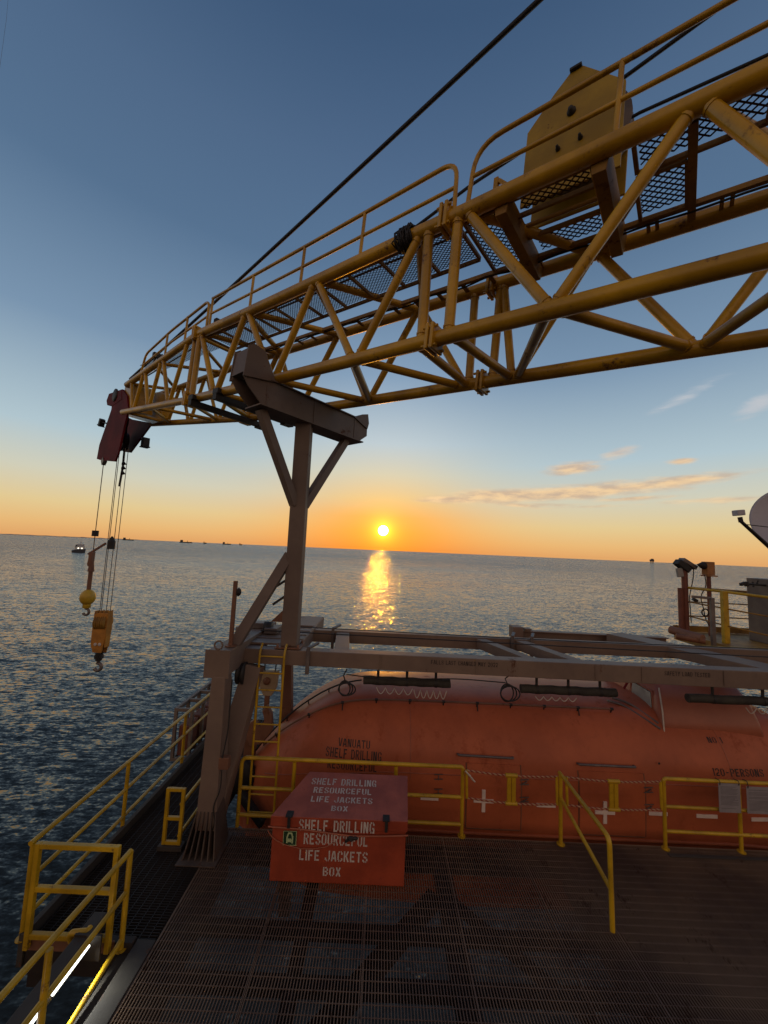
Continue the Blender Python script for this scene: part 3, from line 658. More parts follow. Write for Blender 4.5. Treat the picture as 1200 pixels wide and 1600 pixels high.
for dy_ in (-0.115, 0.085):
    bm = BM(); t_p = my(958,0,dy_); o = my(1020,0,dy_)
    prism(bm, [t_p+Vector((-.19,0,0)), t_p+Vector((.19,0,0)), t_p+Vector((.20,0,-.45)), o+Vector((.17,0,.30)), o+Vector((.12,0,0)), o+Vector((-.12,0,0)), o+Vector((-.20,0,.25)), t_p+Vector((-.20,0,-.35))], (0,0.03,0), 0.004); part('cheek_plate', bm, 'block', mb)
for dx_ in (-0.11, 0, 0.11):
    bm = BM(); lathe(bm, my(972,dx_-0.035), (1,0,0), [(0.04,0),(0.215,0),(0.215,0.015),(0.17,0.03),(0.17,0.045),(0.215,0.06),(0.215,0.075),(0.04,0.075)], 28); part('sheave', bm, 'rustyel', mb)
for dx_ in (-0.185, -0.055, 0.055, 0.185):
    bm = BM(); c = my(976,dx_); bar(bm, c+Vector((0,0,.40)), c-Vector((0,0,.62)), 0.025, 0.19, (0,1,0), 0.005); part('spacer_plate', bm, 'block', mb)
for dx_ in (-0.06, 0.06):
    bm = BM(); lathe(bm, my(1007,dx_,-0.117), (0,-1,0), [(0.045,0),(0.045,0.012),(0.02,0.016)], 14); part('bolt_cover', bm, 'white', mb)
bm = BM(); tube(bm, my(1020), my(1032), 0.10, 16, 0.08); bar(bm, my(1026,-0.11), my(1026,0.11), 0.12, 0.12, (0,0,1), 0.03); part('swivel', bm, 'dark', mb)
part('hook', hookcurve(my(1042), 0.10, 0.045), 'steel', mb)

# ================================================================== boom rest
BC = Vector((-1.50,6.74,0)); ZT = 6.93; ZB = 6.50
rest = thing('boom_rest', (BC.x,BC.y,2.62), 'tall grey brown steel post with braces and a cradle holding the crane boom', 'boom rest')
bm = BM(); bar(bm, (BC.x,BC.y,2.632), (BC.x,BC.y,ZB-0.002), 0.27, 0.27, (0,1,0), 0.02); part('post', bm, 'greydk', rest)
bm = BM(); box(bm, BC.x-0.21,BC.x+0.21,BC.y-0.21,BC.y+0.21,2.612,2.63,0.003)
for sx in (-1,1):
    for sy in (-1,1): lathe(bm, (BC.x+sx*0.17,BC.y+sy*0.17,2.63), (0,0,1), [(0.022,0),(0.022,0.03),(0.01,0.05)], 8)
part('base_plate', bm, 'legbr', rest)
EE = Vector((E1.x,E1.y,0)).normalized(); NN = Vector((-EE.y,EE.x,0)); ZZ = Vector((0,0,1))
def rp(t, n, z): return Vector((BC.x,BC.y,0))+EE*t+NN*n+ZZ*z
TL, TR = -1.36, 1.52
side = [(TL,6.84),(TL+0.10,6.70),(TL+0.34,ZB),(TR-0.22,ZB),(TR,6.66),(TR,ZT-0.02),(TR-0.1,ZT),(TL+0.02,ZT)]
bm = BM()
for n in (-0.17, 0.15): prism(bm, [rp(t,n,z) for t,z in side], NN*0.02)
for z0_, z1_, a_, b_2 in ((ZB-0.022,ZB-0.001,TL+0.30,TR-0.14),(ZT+0.001,ZT+0.022,TL+0.45,TR-0.42)):
    hexa(bm, [rp(a_,-.21,z0_),rp(b_2,-.21,z0_),rp(b_2,.21,z0_),rp(a_,.21,z0_),rp(a_,-.21,z1_),rp(b_2,-.21,z1_),rp(b_2,.21,z1_),rp(a_,.21,z1_)])
for t in (TL+0.42, 0.05, TR-0.4):
    hexa(bm, [rp(t,-.178,ZB+.004),rp(t+.02,-.178,ZB+.004),rp(t+.02,-.1705,ZB+.004),rp(t,-.1705,ZB+.004),rp(t,-.178,ZT-.004),rp(t+.02,-.178,ZT-.004),rp(t+.02,-.1705,ZT-.004),rp(t,-.1705,ZT-.004)])
part('cradle_beam', bm, 'greydk', rest)
bm = BM()
hn = [(TL-0.02,6.82),(TL+0.03,7.32),(TL+0.12,7.39),(TL+0.32,7.36),(TL+0.56,6.93)]
prism(bm, [rp(t,-0.20,z) for t,z in hn], NN*0.02, 0.004); prism(bm, [rp(t,0.18,z) for t,z in hn], NN*0.02, 0.004)
hexa(bm, [rp(TL,-.178,6.9),rp(TL+.48,-.178,6.94),rp(TL+.48,.178,6.94),rp(TL,.178,6.9),rp(TL+.05,-.178,7.30),rp(TL+.26,-.178,7.30),rp(TL+.26,.178,7.30),rp(TL+.05,.178,7.30)])
part('horn', bm, 'greydk', rest)
bm = BM(); hn = [(TR-0.42,6.93),(TR-0.20,7.06),(TR-0.02,7.12),(TR+0.02,6.93),(TR-0.02,6.80)]
prism(bm, [rp(t,-0.20,z) for t,z in hn], NN*0.40, 0.004); part('horn', bm, 'greydk', rest)
for t in (TL+0.45, TR-0.45):
    bm = BM(); q_ = rp(0.10 if t > 0 else -0.10,0,5.02); bar(bm, rp(t,0,ZB-0.024), q_, 0.14, 0.14, NN, 0.01); part('knee_brace', bm, 'greydk', rest)
bm = BM(); bar(bm, (-2.30,6.28,2.66), (BC.x-0.10,BC.y-0.02,4.15), 0.17, 0.17, (0,1,0), 0.01); part('raking_brace', bm, 'greydk', rest)

# ================================================================== lifeboat davit
dav = thing('lifeboat_davit', (-2.3,5.95,0), 'big grey brown steel davit frame standing on the deck over the lifeboat', 'davit')
def dpart(name, bm, mat='grey', label=None): return obj(name, bm, mat, dav, label)
YF, YR, ZD = 6.52, 8.15, 2.60               # front and rear runner, top level
BX1 = 9.2
def yaw(x): return -0.012*(x+1.5)           # the frame is turned a hair
bm = BM(); bar(bm, (-2.22,YF+0.12+yaw(-2.2),ZD-0.12), (BX1,YF+0.12+yaw(BX1),ZD-0.14), 0.24, 0.235, (0,0,1), 0.012, 0.24, 0.30)
fb = dpart('front_beam', bm)
for x in (0.05, 1.62, 3.55, 4.30, 5.62, 6.35):
    bm = BM(); y0 = YF+yaw(x); box(bm, x-0.008,x+0.008,y0-0.014,y0-0.003,ZD-0.235,ZD-0.01); obj('stiffener', bm, 'grey', fb)
bm = BM(); bar(bm, (-2.2,YR+0.11+yaw(-2.2),ZD-0.12), (BX1,YR+0.11+yaw(BX1),ZD-0.12), 0.20, 0.24, (0,0,1), 0.012); dpart('rear_beam', bm)
ibm = BM(); ibeam(ibm, (3.35,9.55,2.42), (6.9,9.45,2.42), 0.20, 0.20); dpart('outer_beam', ibm)
bm = BM(); box(bm, 3.20,3.44,9.36,9.70,2.34,2.62,0.02); box(bm, 3.50,3.66,9.42,9.62,2.535,2.58,0.01); dpart('beam_end', bm)
for xa, xb, wd, yb in ((-0.62,-0.74,0.26,0), (2.62,2.10,0.20,0), (3.42,2.92,0.22,0), (6.9,5.6,0.55,1.3)):
    bm = BM(); bar(bm, (xa,YF+0.245+yaw(xa),ZD-0.11), (xb,YR+0.005+yaw(xb)+yb,ZD-0.11), wd, 0.18, (0,0,1), 0.008); dpart('cross_beam', bm)
for x, y0 in ((-1.30,YF),(-0.86,YR),(-0.55,YR)):
    pass
for x, y0 in ((-1.12,YF+yaw(-1.1)),(-0.92,YR+yaw(-.9)),(2.75,YR+yaw(2.7)),(3.15,YR+yaw(3.1))):
    bm = BM(); bar(bm, (x-0.02,y0-0.03,ZD-0.36), (x-0.02,y0-0.03,ZD+0.06), 0.06, 0.05, (0,1,0), 0.01); bar(bm, (x-0.02,y0-0.05,ZD+0.06), (x+0.10,y0+0.20,ZD+0.09), 0.06, 0.04, (0,0,1), 0.01); dpart('rail_clamp', bm, 'steel')
# fore and aft beam with its end block
bm = BM(); bar(bm, (-2.36,5.88,ZD-0.06), (-2.36,8.4,ZD-0.10), 0.34, 0.36, (0,0,1), 0.012); lb_ = dpart('side_beam', bm)
bm = BM(); box(bm, -2.545,-2.175,5.852,5.876,ZD-0.27,ZD+0.13,0.004); pipe(bm, [(-2.36+0.06*cos(a),5.86,ZD+0.20+0.06*sin(a)) for a in [2*pi*i/14 for i in range(14)]], 0.014, 6, True); obj('end_plate', bm, 'grey', lb_)
bm = BM(); box(bm, -2.26,-1.36,6.78,8.12,ZD+0.006,ZD+0.04,0.004); box(bm, -2.0,-1.36,8.38,9.5,ZD+0.006,ZD+0.04,0.004); box(bm, -1.40,-1.34,6.80,9.52,ZD-0.2,ZD+0.03,0.004)
for y in (7.1,7.45,7.8): bar(bm, (-2.2,y,ZD+0.05), (-1.36,y,ZD+0.05), 0.02, 0.012)
dpart('platform', bm)
bm = BM(); bar(bm, (-2.32,5.98,ZD-0.25), (-2.30,5.93,0.30), 0.20, 0.26, (0,1,0), 0.015, 0.29, 0.32)
leg = dpart('front_leg', bm)
bm = BM()
for i in range(6):
    x = -2.53+i*0.085; xt = -2.44+i*0.052
    a_ = [(xt,5.77,0.55),(xt,6.02,0.62),(x,6.1,0.015),(x,5.64,0.015)]
    hexa(bm, a_+[(p[0]+0.016,p[1],p[2]) for p in a_])
box(bm, -2.58,-2.04,5.56,6.20,0.002,0.016,0.003); prism(bm, [(-2.53,6.112,0.018),(-2.09,6.112,0.018),(-2.17,6.035,0.62),(-2.44,6.035,0.62)], (0,0.016,0))
obj('gusset_foot', bm, 'foot', leg)
bm = BM(); bar(bm, (-2.02,6.56,ZD-0.27), (-2.40,6.16,0.16), 0.28, 0.28, (0,1,0), 0.012, 0.36, 0.36); dpart('raking_leg', bm)
bm = BM(); bar(bm, (-1.86,8.1,ZD-0.26), (-1.70,8.05,0.1), 0.20, 0.20, (0,1,0), 0.01); dpart('rear_leg', bm, 'legbr')
bm = BM(); bar(bm, (-1.70,8.05,0.098), (-1.55,8.0,-2.6), 0.20, 0.20, (0,1,0), 0.01); dpart('leg_base', bm, 'beam')
bm = BM(); bar(bm, (8.2,8.1,ZD-0.26), (8.35,8.0,-2.6), 0.18, 0.18, (0,1,0), 0.01); dpart('rear_leg', bm, 'legbr')
bm = BM(); lathe(bm, (-2.23,6.42,2.24), (1,0,0), [(0.04,0),(0.17,0.0),(0.17,0.03),(0.13,0.05),(0.13,0.06),(0.17,0.08),(0.17,0.11),(0.04,0.11)], 24); dpart('sheave', bm, 'dark'); bm = BM(); lathe(bm, (-2.19,7.55,ZD+0.13), (1,0,0), [(0.03,0),(0.12,0.0),(0.12,0.14),(0.03,0.14)], 18); dpart('sheave', bm, 'dark')
bm = BM(); box(bm, -2.48,-2.22,7.6,7.85,ZD+0.10,ZD+0.20,0.01); dpart('sheave_bracket', bm, 'steel')
bm = BM(); box(bm, -2.14,-1.9,7.35,7.75,ZD+0.06,ZD+0.16,0.01); dpart('sheave_bracket', bm, 'steel')
bm = BM(); box(bm, -2.55,-2.35,7.0,7.2,ZD+0.10,ZD+0.24,0.02); dpart('sheave_bracket', bm, 'steel')
bm = BM(); n_ = 0
def ffn(u, v, k): return Vector((u, YF+yaw(u)-0.0022-0.0003*k, v))
lettering(bm, 'FALLS LAST CHANGED MAY 2022', (1.42, ZD-0.115), ffn, 0.068, 0.85); obj('lettering', bm, 'black', fb)
bm = BM(); lettering(bm, 'SAFETY LOAD TESTED', (5.03, ZD-0.12), ffn, 0.068, 0.85); obj('lettering', bm, 'black', fb)
for y_, z_ in ((YR-0.25,ZD+0.09),(YR-0.10,ZD-0.02),(7.2,ZD+0.02)):
    pass
bm = BM(); box(bm, -2.20,-2.06,5.80,5.90,1.10,1.26,0.01); obj('junction_box', bm, 'legbr', leg)
bm = BM(); pipe(bm, bend([(-2.14,5.79,1.10),(-2.13,5.78,0.85),(-2.22,5.77,0.62),(-2.16,5.77,0.40),(-2.26,5.77,0.2)],0.1), 0.009, 6); pipe(bm, bend([(-2.15,5.80,1.26),(-2.12,5.86,1.6),(-2.14,5.92,2.3)],0.1), 0.010, 6); obj('leg_cable', bm, 'dark', leg)
rope('davit_wire', [(-2.2,7.35,ZD+0.12), (9.0,7.2,ZD+0.05)], 0.010, 'black taut wire running between the two davit beams', 'wire rope')
rope('davit_wire', [(-2.1,YR-0.03,ZD+0.06), (4,YR-0.1,ZD+0.02), (9.0,YR-0.2,ZD+0.06)], 0.009, 'black taut wire running along the rear davit beam', 'wire rope')

# things on and under the davit
mp = thing('mast_pole', (-2.29,6.15,ZD+0.13), 'thin brown upright pole with a small knob on the davit corner', 'pole')
bm = BM(); bar(bm, (-2.29,6.15,ZD+0.134), (-2.29,6.15,3.72), 0.055, 0.055, (0,1,0), 0.004); obj('pole', bm, 'legbr', mp)
bm = BM(); lathe(bm, (-2.245,6.15,3.55), (1,0,0), [(0.02,0),(0.07,0.01),(0.05,0.04),(0.01,0.055)], 12); obj('knob', bm, 'dark', mp)
bm = BM(); lathe(bm, (-2.29,6.15,ZD+0.125), (0,0,1), [(0.09,0.0),(0.09,0.012)], 16); obj('foot_plate', bm, 'legbr', mp)
tp = thing('light_mast', (-2.06,8.6,ZD+0.05), 'slim dark mast with stub arms standing behind the boom rest post', 'pole')
bm = BM(); tube(bm, (-2.06,8.6,ZD+0.05), (-2.06,8.6,4.36), 0.05, 10); obj('pole', bm, 'legbr', tp)
bm = BM(); bar(bm, (-2.10,8.6,3.55), (-2.28,8.55,3.42), 0.05, 0.05); bar(bm, (-2.10,8.6,3.2), (-2.34,8.55,3.02), 0.06, 0.05); obj('arm', bm, 'dark', tp)
bm = BM(); prism(bm, [(-2.02,8.57,3.0),(-2.02,8.57,ZD+0.052),(-2.36,8.57,ZD+0.052)], (0,0.06,0)); obj('foot_gusset', bm, 'legbr', tp)
def under_tube(x0, x1, zc, label, nh):
    y = YF+0.12+yaw((x0+x1)/2); t = thing('slung_roll', (x0,y,zc), label, 'tube', 'dark rolls slung under the front beam')
    bm = BM(); pipe(bm, [(x0+(x1-x0)*i/12, y, zc+0.02+0.006*sin(i*2.1)) for i in range(13)], 0.068, 14); obj('roll', bm, 'tube', t)
    for i in range(nh):
        x = x0+(x1-x0)*(i+0.5)/nh; bm = BM(); tube(bm, (x,y,zc+0.07), (x,y,ZD-0.285), 0.022, 8); lathe(bm, (x-0.02,y,zc+0.02), (1,0,0), [(0.073,0),(0.073,0.04)], 16); obj('hanger', bm, 'dark', t)
    return t
under_tube(-0.22, 1.22, 2.13, 'dark padded roll slung under the front davit beam, nearest the ladder', 3)
under_tube(2.38, 3.95, 2.11, 'dark padded roll slung under the front davit beam, left of the boat cabin window', 3)
under_tube(5.10, 8.4, 2.09, 'dark padded roll slung under the front davit beam, right of the boat cabin window', 4)
def zig(x0, x1, n, z0_, dz, y, label, mat='cord'):
    pts_ = [(x0+(x1-x0)*i/(n*8), y, z0_-abs(sin(i*pi/8))*dz) for i in range(n*8+1)]
    return rope('lacing_cord', pts_, 0.007, label, 'cord', 'white lacing cords', mat, 6)
zig(0.0, 0.60, 4, 2.04, 0.10, YF+0.10, 'pale lacing cord looped below the left half of the roll by the ladder'); zig(0.62, 1.16, 5, 2.035, 0.13, YF+0.08, 'pale lacing cord looped below the right half of the roll by the ladder')
zig(2.62, 3.3, 5, 2.02, 0.06, YF+0.06, 'pale lacing cord looped below the middle roll'); zig(6.05, 7.3, 7, 2.00, 0.09, YF+0.02, 'pale lacing cord looped below the right hand roll')
def coil(cx_, cz_, r, label):
    bm = BM()
    for k in range(3):
        pipe(bm, [(cx_+(r+0.01*k)*cos(a)*(0.75+0.12*k)+0.02*k, YF+0.05-0.02*k, cz_+(r-0.012*k)*sin(a)) for a in [2*pi*i/20 for i in range(20)]], 0.011, 6, True)
    pipe(bm, [(cx_,YF+0.05,cz_+r), (cx_-0.03,YF+0.06,cz_+r+0.08), (cx_+0.02,YF+0.06,ZD-0.28)], 0.011, 6)
    obj('cable_coil', bm, 'dark', None, label, 'cable', 'black cable coils under the front beam', base=(cx_,YF,cz_))
coil(-0.52, 2.02, 0.12, 'black cable coil hanging over the left end of the lifeboat'); coil(2.15, 2.06, 0.14, 'black cable coil hanging beside the middle roll')
rope('sagging_cable', bend([(-0.5,YF+0.02,2.25),(0.2,YF-0.01,2.20),(1.3,YF-0.01,2.27),(2.1,YF-0.02,2.24)],0.3), 0.009, 'thin black cable sagging below the front davit beam', 'cable', mat='dark')
# fall block and hook over the lifeboat bow
fbk = thing('fall_block', (-2.24,7.6,1.2), 'cream fall block with a ring hanging behind the yellow ladder', 'pulley block')
BXc = -2.04; BYc = 7.6
def bz(py): return atY(424,py,BYc).z
bm = BM(); zz = bz(1048); z2 = bz(1086)
prism(bm, [(BXc-.17,BYc-.06,zz),(BXc+.17,BYc-.06,zz),(BXc+.15,BYc-.06,zz-.3),(BXc+.07,BYc-.06,z2),(BXc-.08,BYc-.06,z2),(BXc-.16,BYc-.06,zz-.3)], (0,0.12,0), 0.015); obj('cheek', bm, 'cream', fbk)
bm = BM(); lathe(bm, (BXc-0.03,BYc-0.065,zz-0.17), (0,-1,0), [(0.07,0),(0.07,0.02),(0.03,0.03)], 14); obj('pin', bm, 'legbr', fbk); bm = BM(); bar(bm, (BXc-0.02,BYc,z2), (BXc-0.02,BYc,z2-0.24), 0.09, 0.06, (0,1,0), 0.01); obj('shank', bm, 'legbr', fbk)
bm = BM(); pipe(bm, [(BXc-0.02+0.055*cos(a),BYc,z2-0.28+0.075*sin(a)) for a in [2*pi*i/16 for i in range(16)]], 0.02, 8, True); obj('ring', bm, 'steel', fbk)
for dx_ in (-.10, .10):
    rope('fall_wire', [(BXc+dx_,BYc,zz-0.02), (BXc+dx_*1.3,BYc+0.02,ZD-0.02)], 0.012, 'short wire holding the cream fall block under the davit', 'wire rope', 'wires of the cream fall block')

# ================================================================== lifeboat
YL = 8.12; XL0, XL1 = -2.56, 9.6
def lerp(T, x):
    for (a, va), (b, vb) in zip(T, T[1:]):
        if x <= b:
            t = max(0.0, (x-a)/(b-a)); t = t if t > 0 else 0.0
            return va+(vb-va)*t
    return T[-1][1]
def sm(T, x, h=0.22): return (lerp(T,x-h)+2*lerp(T,x)+lerp(T,x+h))/4
HW = [(-2.62,0.02),(-2.50,0.28),(-2.32,0.55),(-2.05,0.84),(-1.68,1.10),(-1.22,1.27),(-0.7,1.37),(0,1.41),(2,1.43),(6,1.43),(7.4,1.36),(8.4,1.12),(9.2,0.7),(9.6,0.1)]
ZTp = [(-2.62,-0.25),(-2.48,0.0),(-2.24,0.36),(-1.84,0.84),(-1.48,1.15),(-1.05,1.43),(-0.68,1.60),(-0.2,1.69),(1,1.71),(6.9,1.71),(7.4,1.62),(8.2,1.05),(9.0,0.40),(9.6,-0.15)]
ZGw = [(-2.62,-0.35),(-2.5,-0.05),(-1.9,0.22),(-1.0,0.46),(0.2,0.58),(6,0.58),(8,0.40),(9.6,-0.2)]
ZKl = [(-2.62,-0.75),(-2.6,-1.25),(-2.0,-1.75),(-1.0,-2.15),(1,-2.3),(7,-2.3),(8.6,-1.8),(9.6,-0.9)]
def sect(x):
    w_, zt, zg, zk = sm(HW,x), sm(ZTp,x), sm(ZGw,x), sm(ZKl,x)
    h = zt-zg
    P = [(0.0,zk),(0.42*w_,zk+0.12*(zg-zk)),(0.80*w_,zk+0.36*(zg-zk)),(0.965*w_,zk+0.66*(zg-zk)),(w_,zg-0.10*(zg-zk)),(w_,zg),(0.985*w_,zg+0.16*h),(0.93*w_,zg+0.38*h),(0.80*w_,zg+0.64*h),(0.62*w_,zg+0.865*h),(0.50*w_,zg+0.945*h),(0.25*w_,zg+0.99*h),(0.0,zt)]
    return P
def crm(P, k=4):
    out = []
    for i in range(len(P)-1):
        p0 = P[max(i-1,0)]; p1 = P[i]; p2 = P[i+1]; p3 = P[min(i+2,len(P)-1)]
        for j in range(k):
            t = j/k
            out.append(tuple(0.5*((2*p1[c])+(-p0[c]+p2[c])*t+(2*p0[c]-5*p1[c]+4*p2[c]-p3[c])*t*t+(-p0[c]+3*p1[c]-3*p2[c]+p3[c])*t**3) for c in (0,1)))
    out.append(P[-1]); return out
def hullY(x, z):
    """near side of the boat at (x,z)"""
    P = crm(sect(x), 8)
    for (w1,z1),(w2,z2_) in zip(P, P[1:]):
        if z1 <= z <= z2_: return YL-(w1+(w2-w1)*((z-z1)/max(1e-6,z2_-z1)))
    return YL-P[-1][0]
boat = thing('lifeboat', (3.4,YL,-2.3), 'big enclosed orange lifeboat lying below the davit alongside the deck', 'lifeboat')
xs = []; x = XL0
while x < XL1-0.02:
    xs.append(x); x += 0.035 if x < -2.2 or x > 9 else 0.11
xs.append(XL1-0.02)
KG = 4*4; 
def shell(i0, i1):
    bm = BM(); rows = []
    for x in xs:
        P = crm(sect(x), 4); P = P[i0:i1+1]
        full = [(-w_,z) for w_,z in P]
        other = [(w_,z) for w_,z in P]
        if i0 == 0: ring = list(reversed(other[1:]))+full
        else: ring = full+list(reversed(other))[1:]
        rows.append([bm.verts.new((x,YL+a,z)) for a, z in ring])
    for A, B in zip(rows, rows[1:]):
        for k in range(len(A)-1):
            f = bm.faces.new((A[k],A[k+1],B[k+1],B[k])); f.smooth = True
    for Rr in (rows[0], rows[-1]): bm.faces.new(Rr)
    return bm
obj('hull', shell(0, 20), 'boat', boat); can = obj('canopy', shell(20, 48), 'boat', boat)
# rubbing strake on the gunwale
bm = BM(); pipe(bm, [(x, hullY(x, sm(ZGw,x)-0.78)-0.005, sm(ZGw,x)-0.78) for x in [-2.0+0.2*i for i in range(56)]], 0.03, 8); obj('rubbing_strake', bm, 'boat', boat)
# canopy grab rails with standoffs
def srail(t, x0, x1, off=0.06):
    out = []
    n = int((x1-x0)/0.12)
    for i in range(n+1):
        x = x0+(x1-x0)*i/n; zg = sm(ZGw,x); z = zg+t*(sm(ZTp,x)-zg); out.append(Vector((x, hullY(x,z)-off*0.6, z+off)))
    return out
gr = srail(0.88, -2.05, 4.25); bm = BM(); pipe(bm, gr, 0.017, 8); g_ = obj('grab_rail', bm, 'legbr', boat)
for i in range(2, len(gr), 5):
    p = gr[i]; bm = BM(); tube(bm, p, p+Vector((0,0.04,-0.09)), 0.012, 6); tube(bm, p-Vector((0.025,0,0)), p+Vector((0.025,0,0)), 0.026, 8)
    if i in (12,32,47): tube(bm, p, p+Vector((0,-0.05,-0.12)), 0.01, 6)
    obj('rail_bracket', bm, 'dark', g_)
gr = [Vector((p.x, 2*YL-p.y-0.9, p.z+0.05)) for p in srail(0.95, -2.2, -0.3)]; bm = BM(); pipe(bm, gr, 0.016, 8)
for i in range(1, len(gr), 3): tube(bm, gr[i], gr[i]-Vector((0,0,0.10)), 0.011, 6)
obj('grab_rail', bm, 'dark', boat)
gr = srail(0.9, 7.2, 9.0, 0.05); bm = BM(); pipe(bm, gr, 0.02, 8)
for i in range(1, len(gr), 3): tube(bm, gr[i], gr[i]+Vector((0,0.03,-0.08)), 0.012, 6)
obj('grab_rail', bm, 'dark', boat)
# short handles
for x0, x1, z in ((1.86,2.86,None),(4.17,5.25,None)):
    pa, pb = (atY(712,1170,6.95), atY(795,1175,6.95)) if x0 < 3 else (atY(893,1183,6.95), atY(978,1187,6.95))
    ya = hullY(pa.x, pa.z); bm = BM()
    pipe(bm, bend([(pa.x,ya+0.01,pa.z),(pa.x,ya-0.07,pa.z+0.02),(pb.x,ya-0.07,pb.z+0.02),(pb.x,ya+0.01,pb.z)],0.04), 0.018, 8); obj('handle', bm, 'steel', boat)
# doors: shallow outlined panels with latches and tape crosses
def hp_(x, z, o=0.0): return Vector((x, hullY(x,z)-o, z))
def patch(bm, x0, x1, z0_, z1_, o, nx=6, nz=6):
    V = [[bm.verts.new(hp_(x0+(x1-x0)*i/nx, z0_+(z1_-z0_)*j/nz, o)) for j in range(nz+1)] for i in range(nx+1)]
    V2 = [[bm.verts.new(hp_(x0+(x1-x0)*i/nx, z0_+(z1_-z0_)*j/nz, -0.004)) for j in range(nz+1)] for i in range(nx+1)]
    for i in range(nx):
        for j in range(nz): bm.faces.new((V[i][j],V[i+1][j],V[i+1][j+1],V[i][j+1]))
    E_ = [(V[i][0],V[i+1][0],V2[i+1][0],V2[i][0]) for i in range(nx)]+[(V[i][nz],V[i+1][nz],V2[i+1][nz],V2[i][nz]) for i in range(nx)]+[(V[0][j],V[0][j+1],V2[0][j+1],V2[0][j]) for j in range(nz)]+[(V[nx][j],V[nx][j+1],V2[nx][j+1],V2[nx][j]) for j in range(nz)]
    for q_ in E_: bm.faces.new(q_)
def hx(px, py, Y=6.72): 
    p = atY(px,py,Y); p = atY(px,py,hullY(p.x,p.z)); return p
for (xl, xr, yt, yb, cx_, cy_) in ((728,812,1195,1292,755,1250),(905,1004,1208,1302,944,1268)):
    a = hx(xl,yb); b = hx(xr,yt); z0_, z1_ = a.z, b.z
    bm = BM(); patch(bm, a.x, b.x, z0_, z1_, 0.014); d_ = obj('door', bm, 'boat', boat)
    bm = BM()
    for x in (a.x-0.012, b.x+0.012): pipe(bm, [hp_(x, z0_+(z1_-z0_)*j/8, 0.004) for j in range(9)], 0.009, 6)
    pipe(bm, [hp_(a.x+(b.x-a.x)*j/8, z0_-0.012, 0.004) for j in range(9)], 0.009, 6); obj('seal', bm, 'legbr', d_)
    c = hx(cx_,cy_); bm = BM(); patch(bm, c.x-0.16, c.x+0.16, c.z-0.028, c.z+0.028, 0.030, 3, 1); patch(bm, c.x-0.028, c.x+0.028, c.z-0.17, c.z+0.17, 0.0325, 1, 4); obj('tape_cross', bm, 'tape', d_)
    bm = BM()
    for zz in (z0_+(z1_-z0_)*0.45, z0_+(z1_-z0_)*0.72):
        for k in (0,1): bar(bm, hp_(b.x-0.02,zz+0.07*k,0.02), hp_(b.x+0.13,zz+0.07*k+0.01,0.02), 0.010, 0.012); 
        bar(bm, hp_(b.x+0.02,zz+0.015,0.025), hp_(b.x+0.10,zz+0.055,0.025), 0.014, 0.012)
    obj('latch', bm, 'steel', d_)
a = hx(685,1195); bm = BM()
for zz in (a.z-0.42, a.z-0.20):
    for k in (0,1): bar(bm, hp_(a.x-0.07,zz+0.07*k,0.02), hp_(a.x+0.07,zz+0.07*k+0.01,0.02), 0.010, 0.012)
    bar(bm, hp_(a.x,zz-0.01,0.022), hp_(a.x,zz+0.08,0.022), 0.012, 0.010); obj('latch', bm, 'steel', boat); bm = BM()
for px, py, wd in ((671,1247,0.29),(853,1258,0.31),(1028,1271,0.30),(1104,1275,0.34),(1190,1280,0.36)):
    c = hx(px,py); bm = BM(); patch(bm, c.x-wd/2, c.x+wd/2, c.z-0.028, c.z+0.028, 0.012, 3, 1); obj('tape_strip', bm, 'tape', boat)
def cfn(u, v, k): return hp_(u, v, 0.005+0.0004*k)
for txt, x0, x1, yb, yt in (('VANUATU',528,578,1169,1155),('SHELF DRILLING',508,596,1187,1172),('RESOURCEFUL',511,589,1204,1190),('NO 1',1106,1128,1160,1149),('120-PERSONS',1117,1195,1214,1202)):
    a = hx(x0,yb,6.9); b = hx(x1,yb,6.9); c = hx((x0+x1)/2,yb,6.9); h = (hx((x0+x1)/2,yt,6.9).z-c.z)
    nat = sum(adv(ch) for ch in txt)*h-0.14*h
    bm = BM(); lettering(bm, txt, ((a.x+b.x)/2, c.z), cfn, h, (b.x-a.x)/nat, 0.15); obj('lettering', bm, 'black', can)
bm = BM()
for xx in (0.62, 5.95):
    for k in range(1):
        zg, zt = sm(ZGw,xx), sm(ZTp,xx)
        pipe(bm, [hp_(xx, zg+(zt-zg)*t, 0.001) for t in [i/16*0.86 for i in range(17)]], 0.006, 6); obj('seam', bm, 'boat2', can); bm = BM()
pipe(bm, [hp_(-1.9+0.2*i, sm(ZGw,-1.9+0.2*i)+0.10, 0.001) for i in range(54)], 0.008, 6); obj('seam', bm, 'boat2', can)
for px, py in ((842,1123),(849,1112),(1075,1118),(1082,1116),(1030,1193),(985,1140)):
    c = hx(px,py,7.0); bm = BM(); ball(bm, c, 0.018, 1, 0.5, 1, 8, 6); obj('fastener', bm, 'dark', can)
